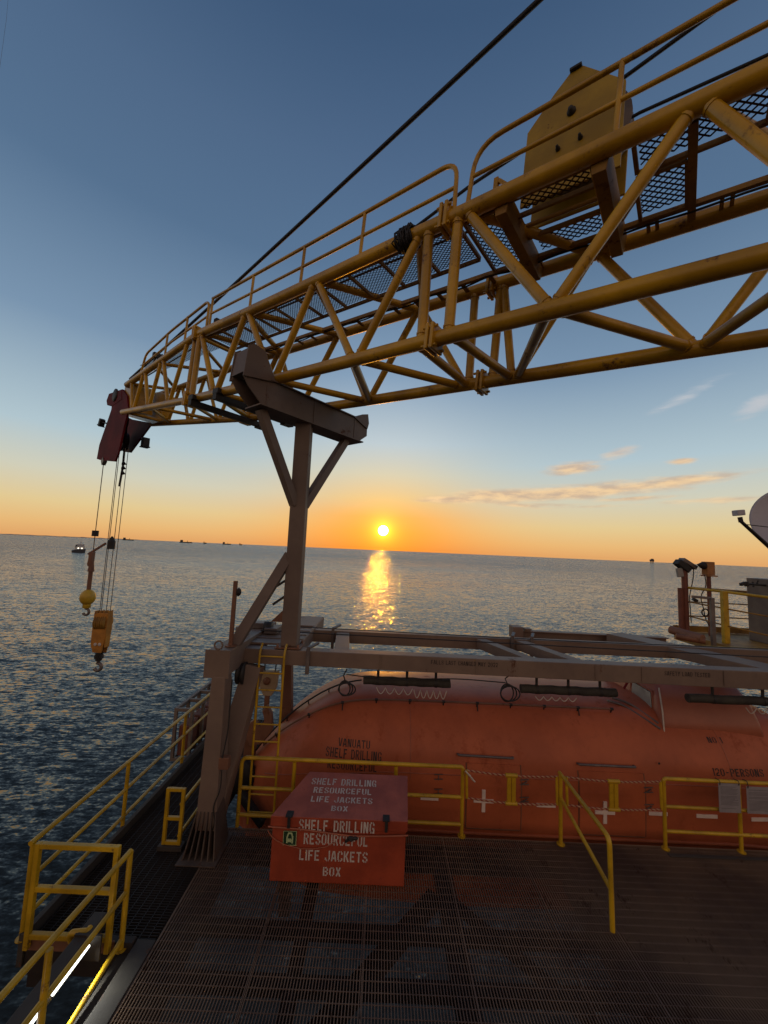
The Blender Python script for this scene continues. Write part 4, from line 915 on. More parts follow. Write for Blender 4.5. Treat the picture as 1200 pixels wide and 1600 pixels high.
# steering cabin
def towr():
    bm = BM(); X0, X1 = 5.02, 6.9; rows = []
    for t, dx0, y0, y1, z in ((0,0.0,7.02,9.2,1.20),(0.25,0.04,7.10,9.14,1.52),(0.6,0.10,7.22,9.02,1.84),(0.85,0.17,7.36,8.88,2.02),(1.0,0.34,7.60,8.64,2.09)):
        r = 0.10; ring = []
        xa, xb = X0+dx0, X1-dx0
        for cx_, cy_, a0 in ((xa+r,y0+r,pi),(xb-r,y0+r,1.5*pi),(xb-r,y1-r,0),(xa+r,y1-r,0.5*pi)):
            for j in range(5):
                a = a0+j*pi/8; ring.append(bm.verts.new((cx_+r*cos(a), cy_+r*sin(a), z)))
        rows.append(ring)
    for A, B in zip(rows, rows[1:]):
        for k in range(len(A)):
            f = bm.faces.new((A[k],A[(k+1)%len(A)],B[(k+1)%len(A)],B[k])); f.smooth = True
    bm.faces.new(rows[-1]); bm.faces.new(rows[0]); return bm
tow = obj('steering_cabin', towr(), 'boat2', boat)
bm = BM(); x = 5.08
prism(bm, [(5.085,7.34,1.56),(5.085,7.95,1.50),(5.15,7.98,1.90),(5.14,7.45,1.88)], (-0.03,0,0.004), 0.008); wn = obj('window', bm, 'glass', tow)
bm = BM(); pipe(bm, [(5.07,7.30,1.52),(5.07,7.99,1.46),(5.13,8.02,1.93),(5.125,7.42,1.91)], 0.02, 6, True); obj('window_frame', bm, 'boat2', tow)
bm = BM(); pipe(bm, bend([(5.06,7.04,1.36),(5.10,7.12,1.66),(5.20,7.34,2.0)],0.1), 0.013, 6); obj('edge_bead', bm, 'cord', tow)
bm = BM(); hr_ = [(4.9,7.9,1.78),(5.15,7.9,2.20),(6.45,7.9,2.20),(6.62,7.9,2.02)]; pipe(bm, bend(hr_,0.12), 0.022, 8)
for i in range(7): x = 5.3+i*0.18; tube(bm, (x-0.035,7.9,2.20), (x+0.035,7.9,2.20), 0.034, 8)
for x in (5.7,6.2,6.5): pipe(bm, bend([(x,7.9,2.2),(x+0.05,7.86,2.12),(x+0.12,7.9,2.10)],0.03), 0.02, 6)
obj('roof_rail', bm, 'red', tow)
bm = BM(); lathe(bm, (5.55,8.1,2.08), (0,0,1), [(0.03,0),(0.03,0.06),(0.06,0.07),(0.06,0.12),(0.02,0.14)], 12); obj('lamp', bm, 'steel', tow)
bm = BM(); pipe(bm, bend([(4.30,7.44,1.70),(4.55,7.38,1.66),(5.0,7.05,1.40)],0.2), 0.02, 6); pipe(bm, bend([(4.42,7.50,1.74),(4.7,7.42,1.68),(5.02,7.12,1.46)],0.2), 0.02, 6); obj('guard_rail', bm, 'steel', boat)
# bow release hook and bow roller
bm = BM(); lathe(bm, (-2.42,7.35,0.12), (0,1,0), [(0.05,0),(0.27,0.0),(0.30,0.04),(0.30,0.12),(0.27,0.16),(0.05,0.16)], 24); obj('bow_roller', bm, 'dark', boat)
bm = BM(); prism(bm, [(-2.42,7.55,0.66),(-2.18,7.55,0.74),(-2.02,7.55,0.98),(-2.06,7.55,1.26),(-2.16,7.55,1.40),(-2.24,7.55,1.30),(-2.16,7.55,1.12),(-2.26,7.55,1.0),(-2.38,7.55,1.14),(-2.50,7.55,1.05),(-2.52,7.55,0.84)], (0,0.12,0), 0.02); bmesh.ops.translate(bm, verts=bm.verts, vec=(0.14,-0.1,-0.06)); bar(bm, (-2.3,7.6,0.7), (-2.35,7.7,0.2), 0.2, 0.16, (0,1,0), 0.02); obj('release_hook', bm, 'legbr', boat)
bm = BM(); bar(bm, (-2.30,7.2,-0.05), (-1.8,6.92,-0.34), 0.10, 0.16, (0,0,1), 0.02); obj('bow_fender', bm, 'dark', boat)

# ================================================================== things on the deck
# life jacket box
jb = thing('life_jacket_box', (-0.4,5.39,0), 'red life jacket box with white stencilled letters on the deck grating', 'storage box')
F0 = 5.39; ZH = 0.80; fl_, fr_ = (-1.30,F0), (0.475,F0); bl_, br_ = (-0.94,6.12), (0.515,6.12)
bm = BM(); hexa(bm, [(-1.275,F0,0.008),(0.465,F0,0.008),(0.505,6.10,0.008),(-0.92,6.10,0.008),(-1.275,F0,ZH-0.10),(0.465,F0,ZH-0.10),(0.505,6.10,0.86),(-0.92,6.10,0.86)], 0.014); jbody = obj('body', bm, 'box', jb)
bm = BM(); hexa(bm, [(-1.30,F0-0.022,ZH-0.13),(0.485,F0-0.022,ZH-0.13),(0.525,6.125,0.84),(-0.945,6.125,0.84),(-1.30,F0-0.022,ZH),(0.485,F0-0.022,ZH),(0.525,6.125,0.95),(-0.945,6.125,0.95)], 0.008)
bmesh.ops.translate(bm, verts=bm.verts, vec=(0,0,0.004)); 
lidm = bm
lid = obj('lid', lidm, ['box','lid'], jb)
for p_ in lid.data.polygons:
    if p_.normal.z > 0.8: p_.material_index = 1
def ffr(u, v, k): return Vector((u, F0-0.0022-0.0004*k, v))
def ffl(u, v, k): return Vector((u, F0-0.0245-0.0004*k, v))
def lidp(u, v, k): return Vector((u, F0-0.022+(6.125-F0+0.022)*v, ZH+0.004+0.15*v+0.0025+0.0004*k))
def fx(px, py): return atY(px,py,F0-0.003)
for txt, x0, x1, yb, yt, wsx in (('SHELF DRILLING',467,585,1298,1278,1.0),('RESOURCEFUL',474,575,1321,1301,1.0),('LIFE JACKETS',467,574,1346,1327,1.0),('BOX',504,532,1369,1353,1.0)):
    a = fx((x0+x1)/2, yb); b = fx((x0+x1)/2, yt); wd = fx(x1,yb).x-fx(x0,yb).x; h = b.z-a.z
    nat = sum(adv(c) for c in txt)*h-0.14*h
    ft = ffl if txt.startswith('SHELF') else ffr
    bm = BM(); lettering(bm, txt, (a.x, a.z), ft, h*0.87, wd/nat/0.87*1.0, 0.17); letters('lettering', bm, 'white', jbody if ft is ffr else lid)
def lv(px, py):
    lo_, hi_ = -0.2, 1.3
    for _ in range(40):
        m2 = (lo_+hi_)/2; p = lidp(0,m2,0); r = ray(px,py); t = p.y/r.y; zz = CZ+r.z*t
        if zz > p.z: lo_ = m2
        else: hi_ = m2
    v = (lo_+hi_)/2; y = lidp(0,v,0).y; return atY(px,py,y).x, v
for txt, x0, x1, yb, yt in (('SHELF DRILLING',486,588,1227,1218),('RESOURCEFUL',489,581,1240,1232),('LIFE JACKETS',485,582,1254,1246),('BOX',517,543,1267,1260)):
    u0, v0 = lv(x0,yb); u1, _ = lv(x1,yb); _, v1 = lv((x0+x1)/2,yt-0.5); uc, v0 = lv((x0+x1)/2,yb+0.5); Hh = (v1-v0)*0.735
    nat = sum(adv(c) for c in txt)*Hh-0.14*Hh
    bm = BM(); lettering(bm, txt, (uc,0), lambda u,v,k,v0=v0: lidp(u, v0+v/0.735, k), Hh, (u1-u0)/nat, 0.17); letters('lettering', bm, 'white', lid)
for px in (452,604):
    c = atY(px,1272,F0-0.03); bm = BM(); box(bm, c.x-0.045,c.x+0.045,F0-0.05,F0+0.10,ZH+0.008,ZH+0.022,0.003); box(bm, c.x-0.016,c.x+0.022,F0-0.052,F0-0.026,ZH-0.12,ZH+0.008,0.004); obj('latch', bm, 'dark', lid)
sg = fx(453,1309); bm = BM(); box(bm, sg.x-0.085,sg.x+0.085,F0-0.006,F0-0.0015,sg.z-0.085,sg.z+0.085); sgo = obj('safety_sign', bm, 'green', jb)
bm = BM(); o = F0-0.0075
def strip(bm, pts2, o_, th):
    for i, ((x0,z0_),(x1,z1_)) in enumerate(pts2):
        a = Vector((x0,z0_)); b = Vector((x1,z1_)); d = (b-a).normalized(); n2 = Vector((-d.y,d.x))*th/2
        bm.faces.new([bm.verts.new((p.x,o_-0.0003*i,p.y)) for p in (a-n2,b-n2,b+n2,a+n2)])
X_, Z_ = sg.x, sg.z
strip(bm, [((X_-.035,Z_-.062),(X_-.035,Z_+.02)),((X_+.035,Z_-.062),(X_+.035,Z_+.02)),((X_-.035,Z_+.015),(X_-.02,Z_+.055)),((X_+.035,Z_+.015),(X_+.02,Z_+.055)),((X_-.026,Z_+.058),(X_+.026,Z_+.058)),((X_-.012,Z_-.05),(X_-.012,Z_-.005)),((X_+.012,Z_-.05),(X_+.012,Z_-.005)),((X_-.03,Z_-.03),(X_+.03,Z_-.03))], o, 0.019)
strip(bm, [((X_-.083,Z_+.083),(X_+.083,Z_+.083)),((X_-.083,Z_-.083),(X_+.083,Z_-.083)),((X_-.083,Z_-.083),(X_-.083,Z_+.083)),((X_+.083,Z_-.083),(X_+.083,Z_+.083))], o-0.003, 0.006)
obj('symbol', bm, 'pale', sgo)
pts_ = [fx(px,py)+Vector((0,-0.03,0)) for px, py in ((420,1289),(470,1293),(520,1300),(552,1304),(600,1304),(637,1303))]
rope('tie_strap', pts_, 0.010, 'pale pinkish strap tied across the front of the red box', 'strap', mat='boat2')
bm = BM(); c = fx(553,1305)+Vector((0,-0.035,0))
for i in range(5): ball(bm, c+Vector((rr.uniform(-.05,.05),rr.uniform(-.01,.01),rr.uniform(-.03,.03))), 0.028, 1.3, 0.8, 0.8, 10, 8)
bar(bm, c, c+Vector((-0.11,0,-0.06)), 0.03, 0.02); obj('strap_knot', bm, 'dark', None, 'dark knotted clump of the strap on the red box front', 'knot', base=c)
pts_ = [fx(px,py)+Vector((0,-0.012,0)) for px, py in ((419,1297),(424,1305),(432,1312),(446,1319),(470,1325),(492,1325),(510,1322),(524,1315))]
rope('hanging_cord', pts_, 0.006, 'thin slack cord drooping across the front of the red box', 'cord', mat='boat2')

# yellow railings
def railing(label, posts, rails, r=0.026, group=None, cat='railing', toe=None, mat='rail'):
    t = thing('guard_rail', posts[0][0] if posts else rails[0][0], label, cat, group)
    for p, q_ in posts:
        bm = BM(); tube(bm, p, q_, r, 12); lathe(bm, p, (0,0,1), [(r*2.1,0.001),(r*2.1,0.010)], 14); obj('post', bm, mat, t)
    for i, ps in enumerate(rails):
        bm = BM(); pipe(bm, bend(ps,0.10), r*(1.0 if i == 0 else 0.9), 12); obj('rail', bm, mat, t)
    return t
XO = -3.66
railing('long yellow railing along the outer edge of the walkway above the sea', [((XO,y,0.02),(XO,y,0.97)) for y in (4.54,6.12,7.80,9.45)],
        [[(XO,4.54,0.0+0.5),(XO,4.54,0.985),(XO,9.5,0.985)] if False else [(XO,4.50,0.985),(XO,9.6,0.985)], [(XO,4.54,0.60),(XO,9.6,0.60)], [(XO,4.54,0.22),(XO,9.6,0.22)]], 0.027, 'yellow deck railings')
ga = thing('stair_gate', (-3.1,4.46,0), 'yellow square-bar gate frame across the head of the stair', 'gate')
def sq(p, q_, w_=0.05): bm = BM(); bar(bm, p, q_, w_, w_, (0,1,0), 0.006); return bm
GY = 4.44
for x in (-3.52,-2.68): obj('stile', sq((x,GY,0.02),(x,GY,1.045)), 'rail', ga)
for z in (1.02,0.60,0.15): obj('bar', sq((-3.494,GY+0.0005,z),(-2.706,GY+0.0005,z),0.049), 'rail', ga)
bm = BM(); prism(bm, [(-3.56,GY+0.03,-0.02),(-2.64,GY+0.03,-0.02),(-2.64,GY+0.03,0.09),(-3.56,GY+0.03,0.09)], (0,0.02,0)); obj('kick_plate', bm, 'legbr', ga)
bm = BM(); pipe(bm, bend([(-3.02,GY-0.06,0.17),(-3.02,GY-0.10,0.28),(-2.84,GY-0.10,0.30),(-2.84,GY-0.06,0.30)],0.05), 0.03, 8); obj('hasp', bm, 'rail', ga)
sx = -2.585
railing('yellow handrail beside the stairwell in the near left corner', [((sx,4.52,-0.02),(sx,4.52,0.94)),((sx,3.50,-0.2),(sx,3.50,0.93))],
        [[(sx,4.52,0.94),(sx,1.6,1.08)], [(sx,4.52,0.54),(sx,1.6,0.60)], [(sx,4.52,0.08),(sx,3.56,-0.02),(sx-0.10,3.05,-0.16),(sx-0.1,2.2,-0.3)]], 0.027, 'yellow deck railings')
# narrow gate by the davit foot
sg2 = thing('gate_frame', (-2.8,5.86,0), 'narrow yellow ladder-like gate frame left of the davit foot', 'gate')
for x in (-2.90,-2.68): obj('stile', sq((x,5.86,0.0),(x,5.86,0.80),0.045), 'rail', sg2)
for z in (0.78,0.40,0.08): obj('bar', sq((-2.877,5.8605,z),(-2.703,5.8605,z),0.044), 'rail', sg2)
bm = BM(); box(bm, -2.96,-2.62,5.80,5.92,0.0,0.06,0.005); obj('foot_block', bm, 'kerb', sg2)
xi = -2.72
railing('inner yellow railing of the walkway running behind the davit foot', [((xi,6.75,0.0),(xi,6.75,0.98)),((xi,9.2,0.0),(xi,9.2,0.98))], [[(xi,5.9,0.56),(xi,6.75,0.56)], [(xi,5.9,0.14),(xi,6.75,0.14)]], 0.024, 'yellow deck railings')
YE = 6.34
railing('yellow deck edge railing behind the red box, bent down at its left end', [((x,YE,0.0),(x,YE,0.97)) for x in (-1.22,0.36,1.40)],
        [[(-2.04,YE,0.0),(-2.04,YE,1.0),(1.40,YE,1.0),(1.40,YE,0.90)], [(-2.03,YE,0.56),(1.40,YE,0.56)], [(-2.03,YE,0.17),(1.40,YE,0.17)]], 0.029, 'yellow deck railings')
railing('yellow deck edge railing on the right with two paper notices', [((x,6.26,0.0),(x,6.26,0.98)) for x in (4.47,5.62,7.1)],
        [[(4.47,6.26,0.9),(4.47,6.26,1.0),(8.4,6.22,1.0)], [(4.47,6.26,0.60),(8.4,6.22,0.60)], [(4.47,6.26,0.25),(8.4,6.22,0.25)]], 0.027, 'yellow deck railings')
shr = thing('stair_handrail', (2.90,6.26,0), 'yellow handrail slanting down towards the viewer in the middle of the deck edge', 'railing', 'yellow deck railings')
HX = 2.885
bm = BM(); tube(bm, (HX,6.26,0.0), (HX,6.26,1.0), 0.028, 12); lathe(bm, (HX,6.26,0), (0,0,1), [(0.06,0.001),(0.06,0.01)], 14); obj('post', bm, 'rail', shr)
bm = BM(); pipe(bm, bend([(HX,6.30,1.0),(HX,6.18,1.0),(HX-0.01,4.97,0.98),(HX-0.01,4.93,0.0)],0.09), 0.028, 12); obj('rail', bm, 'rail', shr)
bm = BM(); pipe(bm, [(HX,6.24,0.66),(HX-0.008,4.95,0.42)], 0.024, 10); obj('mid_rail', bm, 'rail', shr)
# barrier ropes in the two embarkation gaps
for xa, xb, ya, yb, nm_ in ((1.46,2.83,6.34,6.27,'left'),(2.98,4.42,6.27,6.26,'right')):
    for z, wh in ((0.955,'upper'),(0.555,'lower')):
        n = 24; pts_ = [(xa+(xb-xa)*i/n, ya+(yb-ya)*i/n, z-0.035*4*(i/n)*(1-i/n)) for i in range(n+1)]
        rope('barrier_rope', pts_, 0.014, '%s red and white twisted rope %s' % (wh, 'between the red box railing and slanting handrail' if nm_ == 'left' else 'between the slanting handrail and notice railing'), 'barrier rope', 'red and white barrier ropes', 'barrier', 10)
    xm = (xa+xb)/2; st = thing('spreader_bar', (xm,ya,0.5), 'short yellow spreader bar between the ropes in front of the %s white cross' % ('left' if nm_ == 'left' else 'right'), 'bar', 'yellow spreader bars on the ropes')
    for k in (-1,1):
        bm = BM(); bar(bm, (xm+0.035*k,(ya+yb)/2,0.50), (xm+0.035*k,(ya+yb)/2,0.95), 0.062, 0.03, (0,1,0), 0.006); obj('slat', bm, 'rail', st)
    bm = BM(); tube(bm, (xm-0.09,(ya+yb)/2,0.925), (xm+0.09,(ya+yb)/2,0.925), 0.03, 10); obj('sleeve', bm, 'rail', st); bm = BM(); tube(bm, (xm-0.09,(ya+yb)/2,0.52), (xm+0.09,(ya+yb)/2,0.52), 0.028, 10); obj('sleeve', bm, 'rail', st)
    for x in (xa-0.0, xb-0.0):
        rope('barrier_sleeve', [(x,ya if x == xa else yb,0.96), (x+0.01,(ya if x == xa else yb),0.55)], 0.022, 'yellow upright sleeve ending the rope barrier %s' % ('beside the red box railing' if x == 1.46 else 'left of the slanting handrail' if x == 2.83 else 'right of the slanting handrail' if x == 2.98 else 'beside the notice railing'), 'rope end', 'upright ends of the rope barriers', 'rail')
for i in range(3):
    rope('tape_tail', [(1.43+0.02*i,6.31,0.96-0.02*i), (1.48+0.03*i,6.29,0.92-0.035*i), (1.51+0.035*i,6.28,0.90-0.04*i)], 0.012, 'frayed pale tape tail knotted at the left end of the barrier ropes', 'tape', 'frayed tape tails', 'cord', 6)
# notices on the right railing
for px0, px1, py0, py1, lb in ((1124,1156,1225,1269,'laminated white notice tied to the right railing, the whole one'), (1168,1216,1231,1271,'laminated white notice tied to the right railing, cut by the picture edge')):
    a = atY(px0,py1,6.20); b = atY(px1,py0,6.20); t = thing('notice', (a.x,6.2,a.z), lb, 'notice', 'paper notices on the railing')
    bm = BM(); box(bm, a.x,b.x,6.198,6.203,a.z,b.z,0.001); obj('sheet', bm, 'paper', t)
    bm = BM(); z = b.z-0.05; k = 0
    while z > a.z+0.03:
        x0 = a.x+0.03; x1 = b.x-rr.uniform(0.03,0.12)
        if rr.random() < 0.85: bm.faces.new([bm.verts.new(p) for p in ((x0,6.1972,z),(x1,6.1972,z),(x1,6.1972,z+0.005),(x0,6.1972,z+0.005))])
        z -= 0.017
    obj('print', bm, 'ink', t)
    for x in (a.x+0.02, b.x-0.02):
        bm = BM(); pipe(bm, [(x,6.195,b.z-0.02),(x,6.19,b.z+0.02),(x,6.21,1.04),(x,6.28,1.03)], 0.006, 5); obj('cable_tie', bm, 'dark', t)
# yellow ladder to the davit
ld = thing('ladder', (-1.98,6.44,0), 'upright yellow ladder from the deck edge to the davit beam', 'ladder')
for x0, x1, zb in ((-1.915,-1.915,-0.02),(-1.515,-1.515,0.05)):
    bm = BM(); pipe(bm, bend([(x0,6.44,zb),(x0,6.44,2.58),(x0+0.0,6.56,2.68)],0.08), 0.018, 10); obj('stile', bm, 'rail', ld)
for i in range(10):
    z = 0.15+i*0.262; bm = BM(); tube(bm, (-1.915,6.4405,z), (-1.515,6.4405,z), 0.013, 8); obj('rung', bm, 'rail', ld)
# raft cradle outboard of the walkway
rk = thing('raft_cradle', (-4.0,8.6,-0.1), 'red brown steel rack with open bays outboard of the far railing', 'rack')
RX0, RX1, RY0, RY1, RZ0, RZ1 = -4.22,-3.88,8.55,10.6,-0.20,0.76
for x in (RX0,RX1):
    for i in range(5): y = RY0+(RY1-RY0)*i/4; bm = BM(); bar(bm, (x,y,RZ0), (x,y,RZ1-0.041), 0.06, 0.06, (0,1,0)); obj('upright', bm, 'cab', rk)
bm = BM()
for x in (RX0,RX1):
    for z in (RZ0-0.04,RZ1-0.005): bar(bm, (x,RY0-0.03,z), (x,RY1+0.03,z), 0.065, 0.07)
for i in range(5):
    y = RY0+(RY1-RY0)*i/4
    for z in (RZ0-0.04,RZ1-0.005): bar(bm, (RX0+0.034,y,z), (RX1-0.034,y,z), 0.06, 0.062)
obj('frame', bm, 'cab', rk)
for i in range(4):
    bm = BM(); y = RY0+(RY1-RY0)*(i+0.5)/4; box(bm, RX0+0.06,RX1-0.06,y-0.22,y+0.22,RZ0,RZ0+0.62,0.04); obj('bin', bm, 'post', rk)
# fluorescent lamp in the stairwell
lm = thing('strip_light', (-3.06,3.6,-0.45), 'lit fluorescent strip light in a grey trough beside the stair', 'lamp')
ZLm = 0.26
la, lb2 = atZ(141,1478,ZLm), atZ(40,1606,ZLm)
lx = (la.x+lb2.x)/2; bm = BM(); box(bm, lx-0.17,lx-0.035,2.4,la.y+0.30,ZLm-0.10,ZLm+0.05,0.01); obj('trough', bm, 'kerb', lm)
for y0, y1 in ((la.y-0.42,la.y),(la.y-1.0,la.y-0.52),(la.y-1.7,la.y-1.06)):
    bm = BM(); tube(bm, (lx,y0,ZLm), (lx,y1,ZLm), 0.016, 10); obj('tube', bm, 'tubelamp', lm)
bm = BM(); box(bm, lx-0.034,lx-0.028,2.4,la.y+0.02,ZLm-0.06,ZLm+0.04); obj('reflector', bm, 'steel', lm)  # plate added along the tubes to screen their light
bm = BM(); box(bm, lx-0.17,lx+0.10,la.y+0.025,la.y+0.045,ZLm-0.16,ZLm+0.07); obj('light_shield', bm, 'gratedk', lm)  # added end plate, keeps the tube light off the kick plate
ld_ = bpy.data.lights.new('strip_glow', 'AREA'); ld_.shape = 'RECTANGLE'; ld_.size = 1.7; ld_.size_y = 0.03; ld_.energy = 5.0; ld_.color = (0.95,1.0,0.92); ld_.spread = radians(75)
lo2 = bpy.data.objects.new('strip_glow', ld_); COL.objects.link(lo2); lo2.parent = lm
lo2.location = Vector((lx+0.03, la.y-0.86, ZLm+0.0))-Vector(lm.location)
lo2.rotation_euler = Matrix(((0,-0.78,-0.62),(1,0,0),(0,-0.62,0.78))).to_euler()
tr = thing('stair', (-3.0,3.9,-1.2), 'yellow edged steel stair going down beside the strip light', 'stair')
for i in range(5):
    y = 4.06-i*0.26; z = -0.26-i*0.20
    bm = BM(); box(bm, lx+0.16,sx-0.06,y-0.05,y+0.03,z,z+0.05,0.004); obj('nosing', bm, 'rail', tr)
    bm = BM(); box(bm, lx+0.16,sx-0.06,y+0.032,y+0.24,z,z+0.03,0.004); obj('tread', bm, 'gratedk', tr)
bm = BM(); prism(bm, [(sx-0.055,4.4,-0.12),(sx-0.055,4.4,-0.36),(sx-0.055,2.4,-1.9),(sx-0.055,2.4,-1.6)], (0.012,0,0)); obj('stringer', bm, 'kerb', tr)

# ================================================================== platform on the right
PY = 10.2; PZ = 2.0
def P_(px, py, Y=PY): return atY(px,py,Y)
pf = thing('side_platform', (8.6,PY,PZ), 'rusty yellow steel platform at the right beyond the davit beams', 'platform')
a = P_(1046,986,9.9); PZ = P_(1075,990,10.6).z
bm = BM(); box(bm, P_(1066,990,10.6).x,11.6,9.1,10.9,PZ-0.22,PZ,0.01); obj('floor', bm, 'rustyel', pf)
bm = BM(); x0 = P_(1090,1000,9.2).x; box(bm, x0,11.6,8.98,9.08,PZ-0.30,PZ+0.02,0.01); obj('edge_beam', bm, 'plate', pf)
bm = BM(); box(bm, P_(1066,990,10.6).x,11.6,10.905,10.93,PZ,PZ+0.16); obj('toe_board', bm, 'rustyel', pf)
bm = BM(); p = P_(1048,984,10.0); q_ = P_(1098,998,9.3); tube(bm, p, q_, 0.10, 14); tube(bm, P_(1056,994,9.6), P_(1102,1002,9.3), 0.07, 12); obj('pipe', bm, 'legbr', pf)
Yb = 10.7
rt = thing('guard_rail', P_(1075,985,Yb), 'thin yellow and brown railing round the right hand platform', 'railing')
for pts2, r in ((((1074,918),(1168,925)),0.03),(((1074,940),(1171,945)),0.016),(((1074,962),(1171,967)),0.016)):
    bm = BM(); pipe(bm, [P_(*pts2[0],Yb), P_(*pts2[1],Yb)], r, 8); obj('rail', bm, 'rustyel', rt)
for pts2, r in ((((1073,918,10.6),(1128,924,9.6),(1204,934,8.9)),0.035),(((1074,940,10.6),(1128,950,9.6),(1204,964,8.9)),0.018),(((1074,962,10.6),(1128,976,9.6),(1204,994,8.9)),0.018)):
    bm = BM(); pipe(bm, [P_(*p) for p in pts2], r, 8); obj('rail', bm, 'rustyel' if r < 0.03 else 'rail', rt)
bm = BM(); p = P_(1131,923,9.55); bar(bm, (p.x,p.y,PZ), (p.x,p.y,p.z), 0.13, 0.10, (0,1,0), 0.01); obj('post', bm, 'rail', rt)
fp = thing('floodlight_pole', P_(1069,986,10.6), 'red brown pole with a tilted floodlight on top at the platform corner', 'light pole')
b0 = P_(1069,986,10.6); t0 = P_(1069,893,10.6)
bm = BM(); tube(bm, (b0.x-0.06,10.6,PZ), (b0.x-0.06,10.6,t0.z-0.45), 0.07, 12); tube(bm, (b0.x+0.06,10.6,PZ), (b0.x+0.06,10.6,t0.z+0.05), 0.075, 12); obj('pole', bm, 'post', fp)
c = P_(1071,880,10.6); bm = BM(); bar(bm, c+Vector((-0.12,0,0.10)), c+Vector((0.24,0,-0.12)), 0.22, 0.11, (0,0,1), 0.02); obj('lamp_head', bm, 'steel', fp)
bm = BM(); bar(bm, c+Vector((-0.24,0,0.04)), c+Vector((0.06,0,-0.2)), 0.22, 0.16, (0,0,1), 0.02); bar(bm, c+Vector((-0.02,0,-0.1)), t0+Vector((0,0,-0.1)), 0.06, 0.06); obj('lamp_bracket', bm, 'dark', fp)
bm = BM(); bar(bm, c+Vector((-0.20,-0.02,-0.14)), c+Vector((-0.16,-0.02,-0.38)), 0.08, 0.16, (1,0,0), 0.02); obj('reflector', bm, 'glass', fp)
bm = BM(); pipe(bm, bend([c+Vector((0.22,0,-0.1)), c+Vector((0.2,0,-0.4)), c+Vector((0.06,-0.02,-0.9)), (b0.x+0.12,10.5,PZ+0.3)],0.1), 0.012, 6); obj('cable', bm, 'dark', fp)
bp2 = thing('lamp_box_pole', P_(1107,992,10.4), 'slim pole carrying an orange lamp box with a horn pointing left', 'light pole')
b0 = P_(1107,992,10.4); t0 = P_(1107,898,10.4); bm = BM(); tube(bm, (t0.x,10.4,PZ), (t0.x,10.4,t0.z), 0.05, 12); obj('pole', bm, 'post', bp2)
bm = BM(); p = P_(1101,898,10.4); q_ = P_(1112,878,10.4); box(bm, p.x,q_.x,10.3,10.5,p.z,q_.z,0.012); box(bm, p.x-0.02,q_.x+0.05,10.28,10.52,p.z-0.04,p.z-0.005,0.004); obj('lamp_box', bm, 'lampbox', bp2)
bm = BM(); p = P_(1101,884,10.4); lathe(bm, p, (-1,0,0.12), [(0.10,0),(0.085,0.08),(0.02,0.19)], 14); obj('horn', bm, 'dark', bp2)
bm = BM(); c = P_(1102,957,10.3)
pipe(bm, [c+Vector((0.09*cos(a),0,0.09*sin(a))) for a in [2*pi*i/18 for i in range(18)]], 0.018, 6, True); pipe(bm, bend([P_(1101,898,10.3),P_(1104,915,10.3),P_(1094,932,10.3),P_(1099,950,10.3),P_(1102,966,10.3),P_(1108,978,10.3)],0.2), 0.012, 6); obj('cable_loop', bm, 'dark', bp2)
lp = thing('tee_post', P_(1112,1008,9.3), 'short pale post with a sideways arm in front of the platform railing', 'post')
b0 = P_(1113,1010,9.3); t0 = P_(1112,934,9.3); bm = BM(); bar(bm, (t0.x,9.3,PZ-0.2), (t0.x,9.3,t0.z), 0.09, 0.07, (0,1,0), 0.008); obj('post', bm, 'steel', lp)
bm = BM(); bar(bm, P_(1080,932,9.5), P_(1112,935,9.32), 0.07, 0.06, (0,0,1), 0.01); obj('arm', bm, 'steel', lp)
bm = BM(); bar(bm, P_(1083,936,9.5), P_(1089,939,9.5), 0.07, 0.06); obj('clip', bm, 'dark', lp)
cb = thing('cabinet', P_(1185,1005,9.4), 'tall weathered grey brown cabinet at the right picture edge', 'cabinet')
p = P_(1171,1008,10.1); q_ = P_(1171,903,10.0); bm = BM(); box(bm, p.x,p.x+1.1,9.5,10.1,PZ,q_.z,0.015); cbb = obj('body', bm, 'cab', cb)
bm = BM(); box(bm, p.x+0.30,p.x+0.33,9.47,9.496,PZ+0.02,q_.z-0.05); obj('door_edge', bm, 'legbr', cb)
bm = BM(); 
for px, py in ((1176,910),(1183,911),(1177,916),(1184,908)): lathe(bm, P_(px,py,9.498), (0,-1,0), [(0.025,0),(0.02,0.015)], 8)
obj('bolt', bm, 'dark', cb)
bm = BM(); c = P_(1163,912,9.6); bar(bm, c+Vector((-0.10,0,-0.03)), c+Vector((0.02,0,0.02)), 0.07, 0.07, (0,0,1), 0.01); tube(bm, c, (p.x+0.01,9.6,c.z-0.02), 0.025, 8); tube(bm, c+Vector((0.04,0,0.05)), c+Vector((0.06,0,-0.06)), 0.05, 10); obj('camera_lamp', bm, 'dark', cb)
# satellite dish
DY = 9.6; dc = P_(1249,810,DY); dr = 0.92
dsh = thing('satellite_dish', (dc.x+0.3,DY+0.2,PZ), 'large pale satellite dish with its feed arm at the right picture edge', 'satellite dish')
ax = Vector((-0.62,-0.72,0.30)).normalized(); bm = BM(); prof = []
for i in range(15): t = i/14; prof.append((max(0.004,dr*t), 0.24*t*t))
d, s_, u_ = frame(ax); rings = []
for r, h in prof: rings.append([bm.verts.new(dc+ax*(h-0.24)+(s_*cos(2*pi*k/48)+u_*sin(2*pi*k/48))*r) for k in range(48)])
back = [[bm.verts.new(v.co-ax*0.02) for v in R2] for R2 in rings]
for rs, fl2 in ((rings,0),(back,1)):
    for A, B in zip(rs, rs[1:]):
        for k in range(48): f = bm.faces.new((A[k],A[(k+1)%48],B[(k+1)%48],B[k])); f.smooth = True
for k in range(48): bm.faces.new((rings[-1][k],rings[-1][(k+1)%48],back[-1][(k+1)%48],back[-1][k]))
obj('reflector', bm, 'dish', dsh)
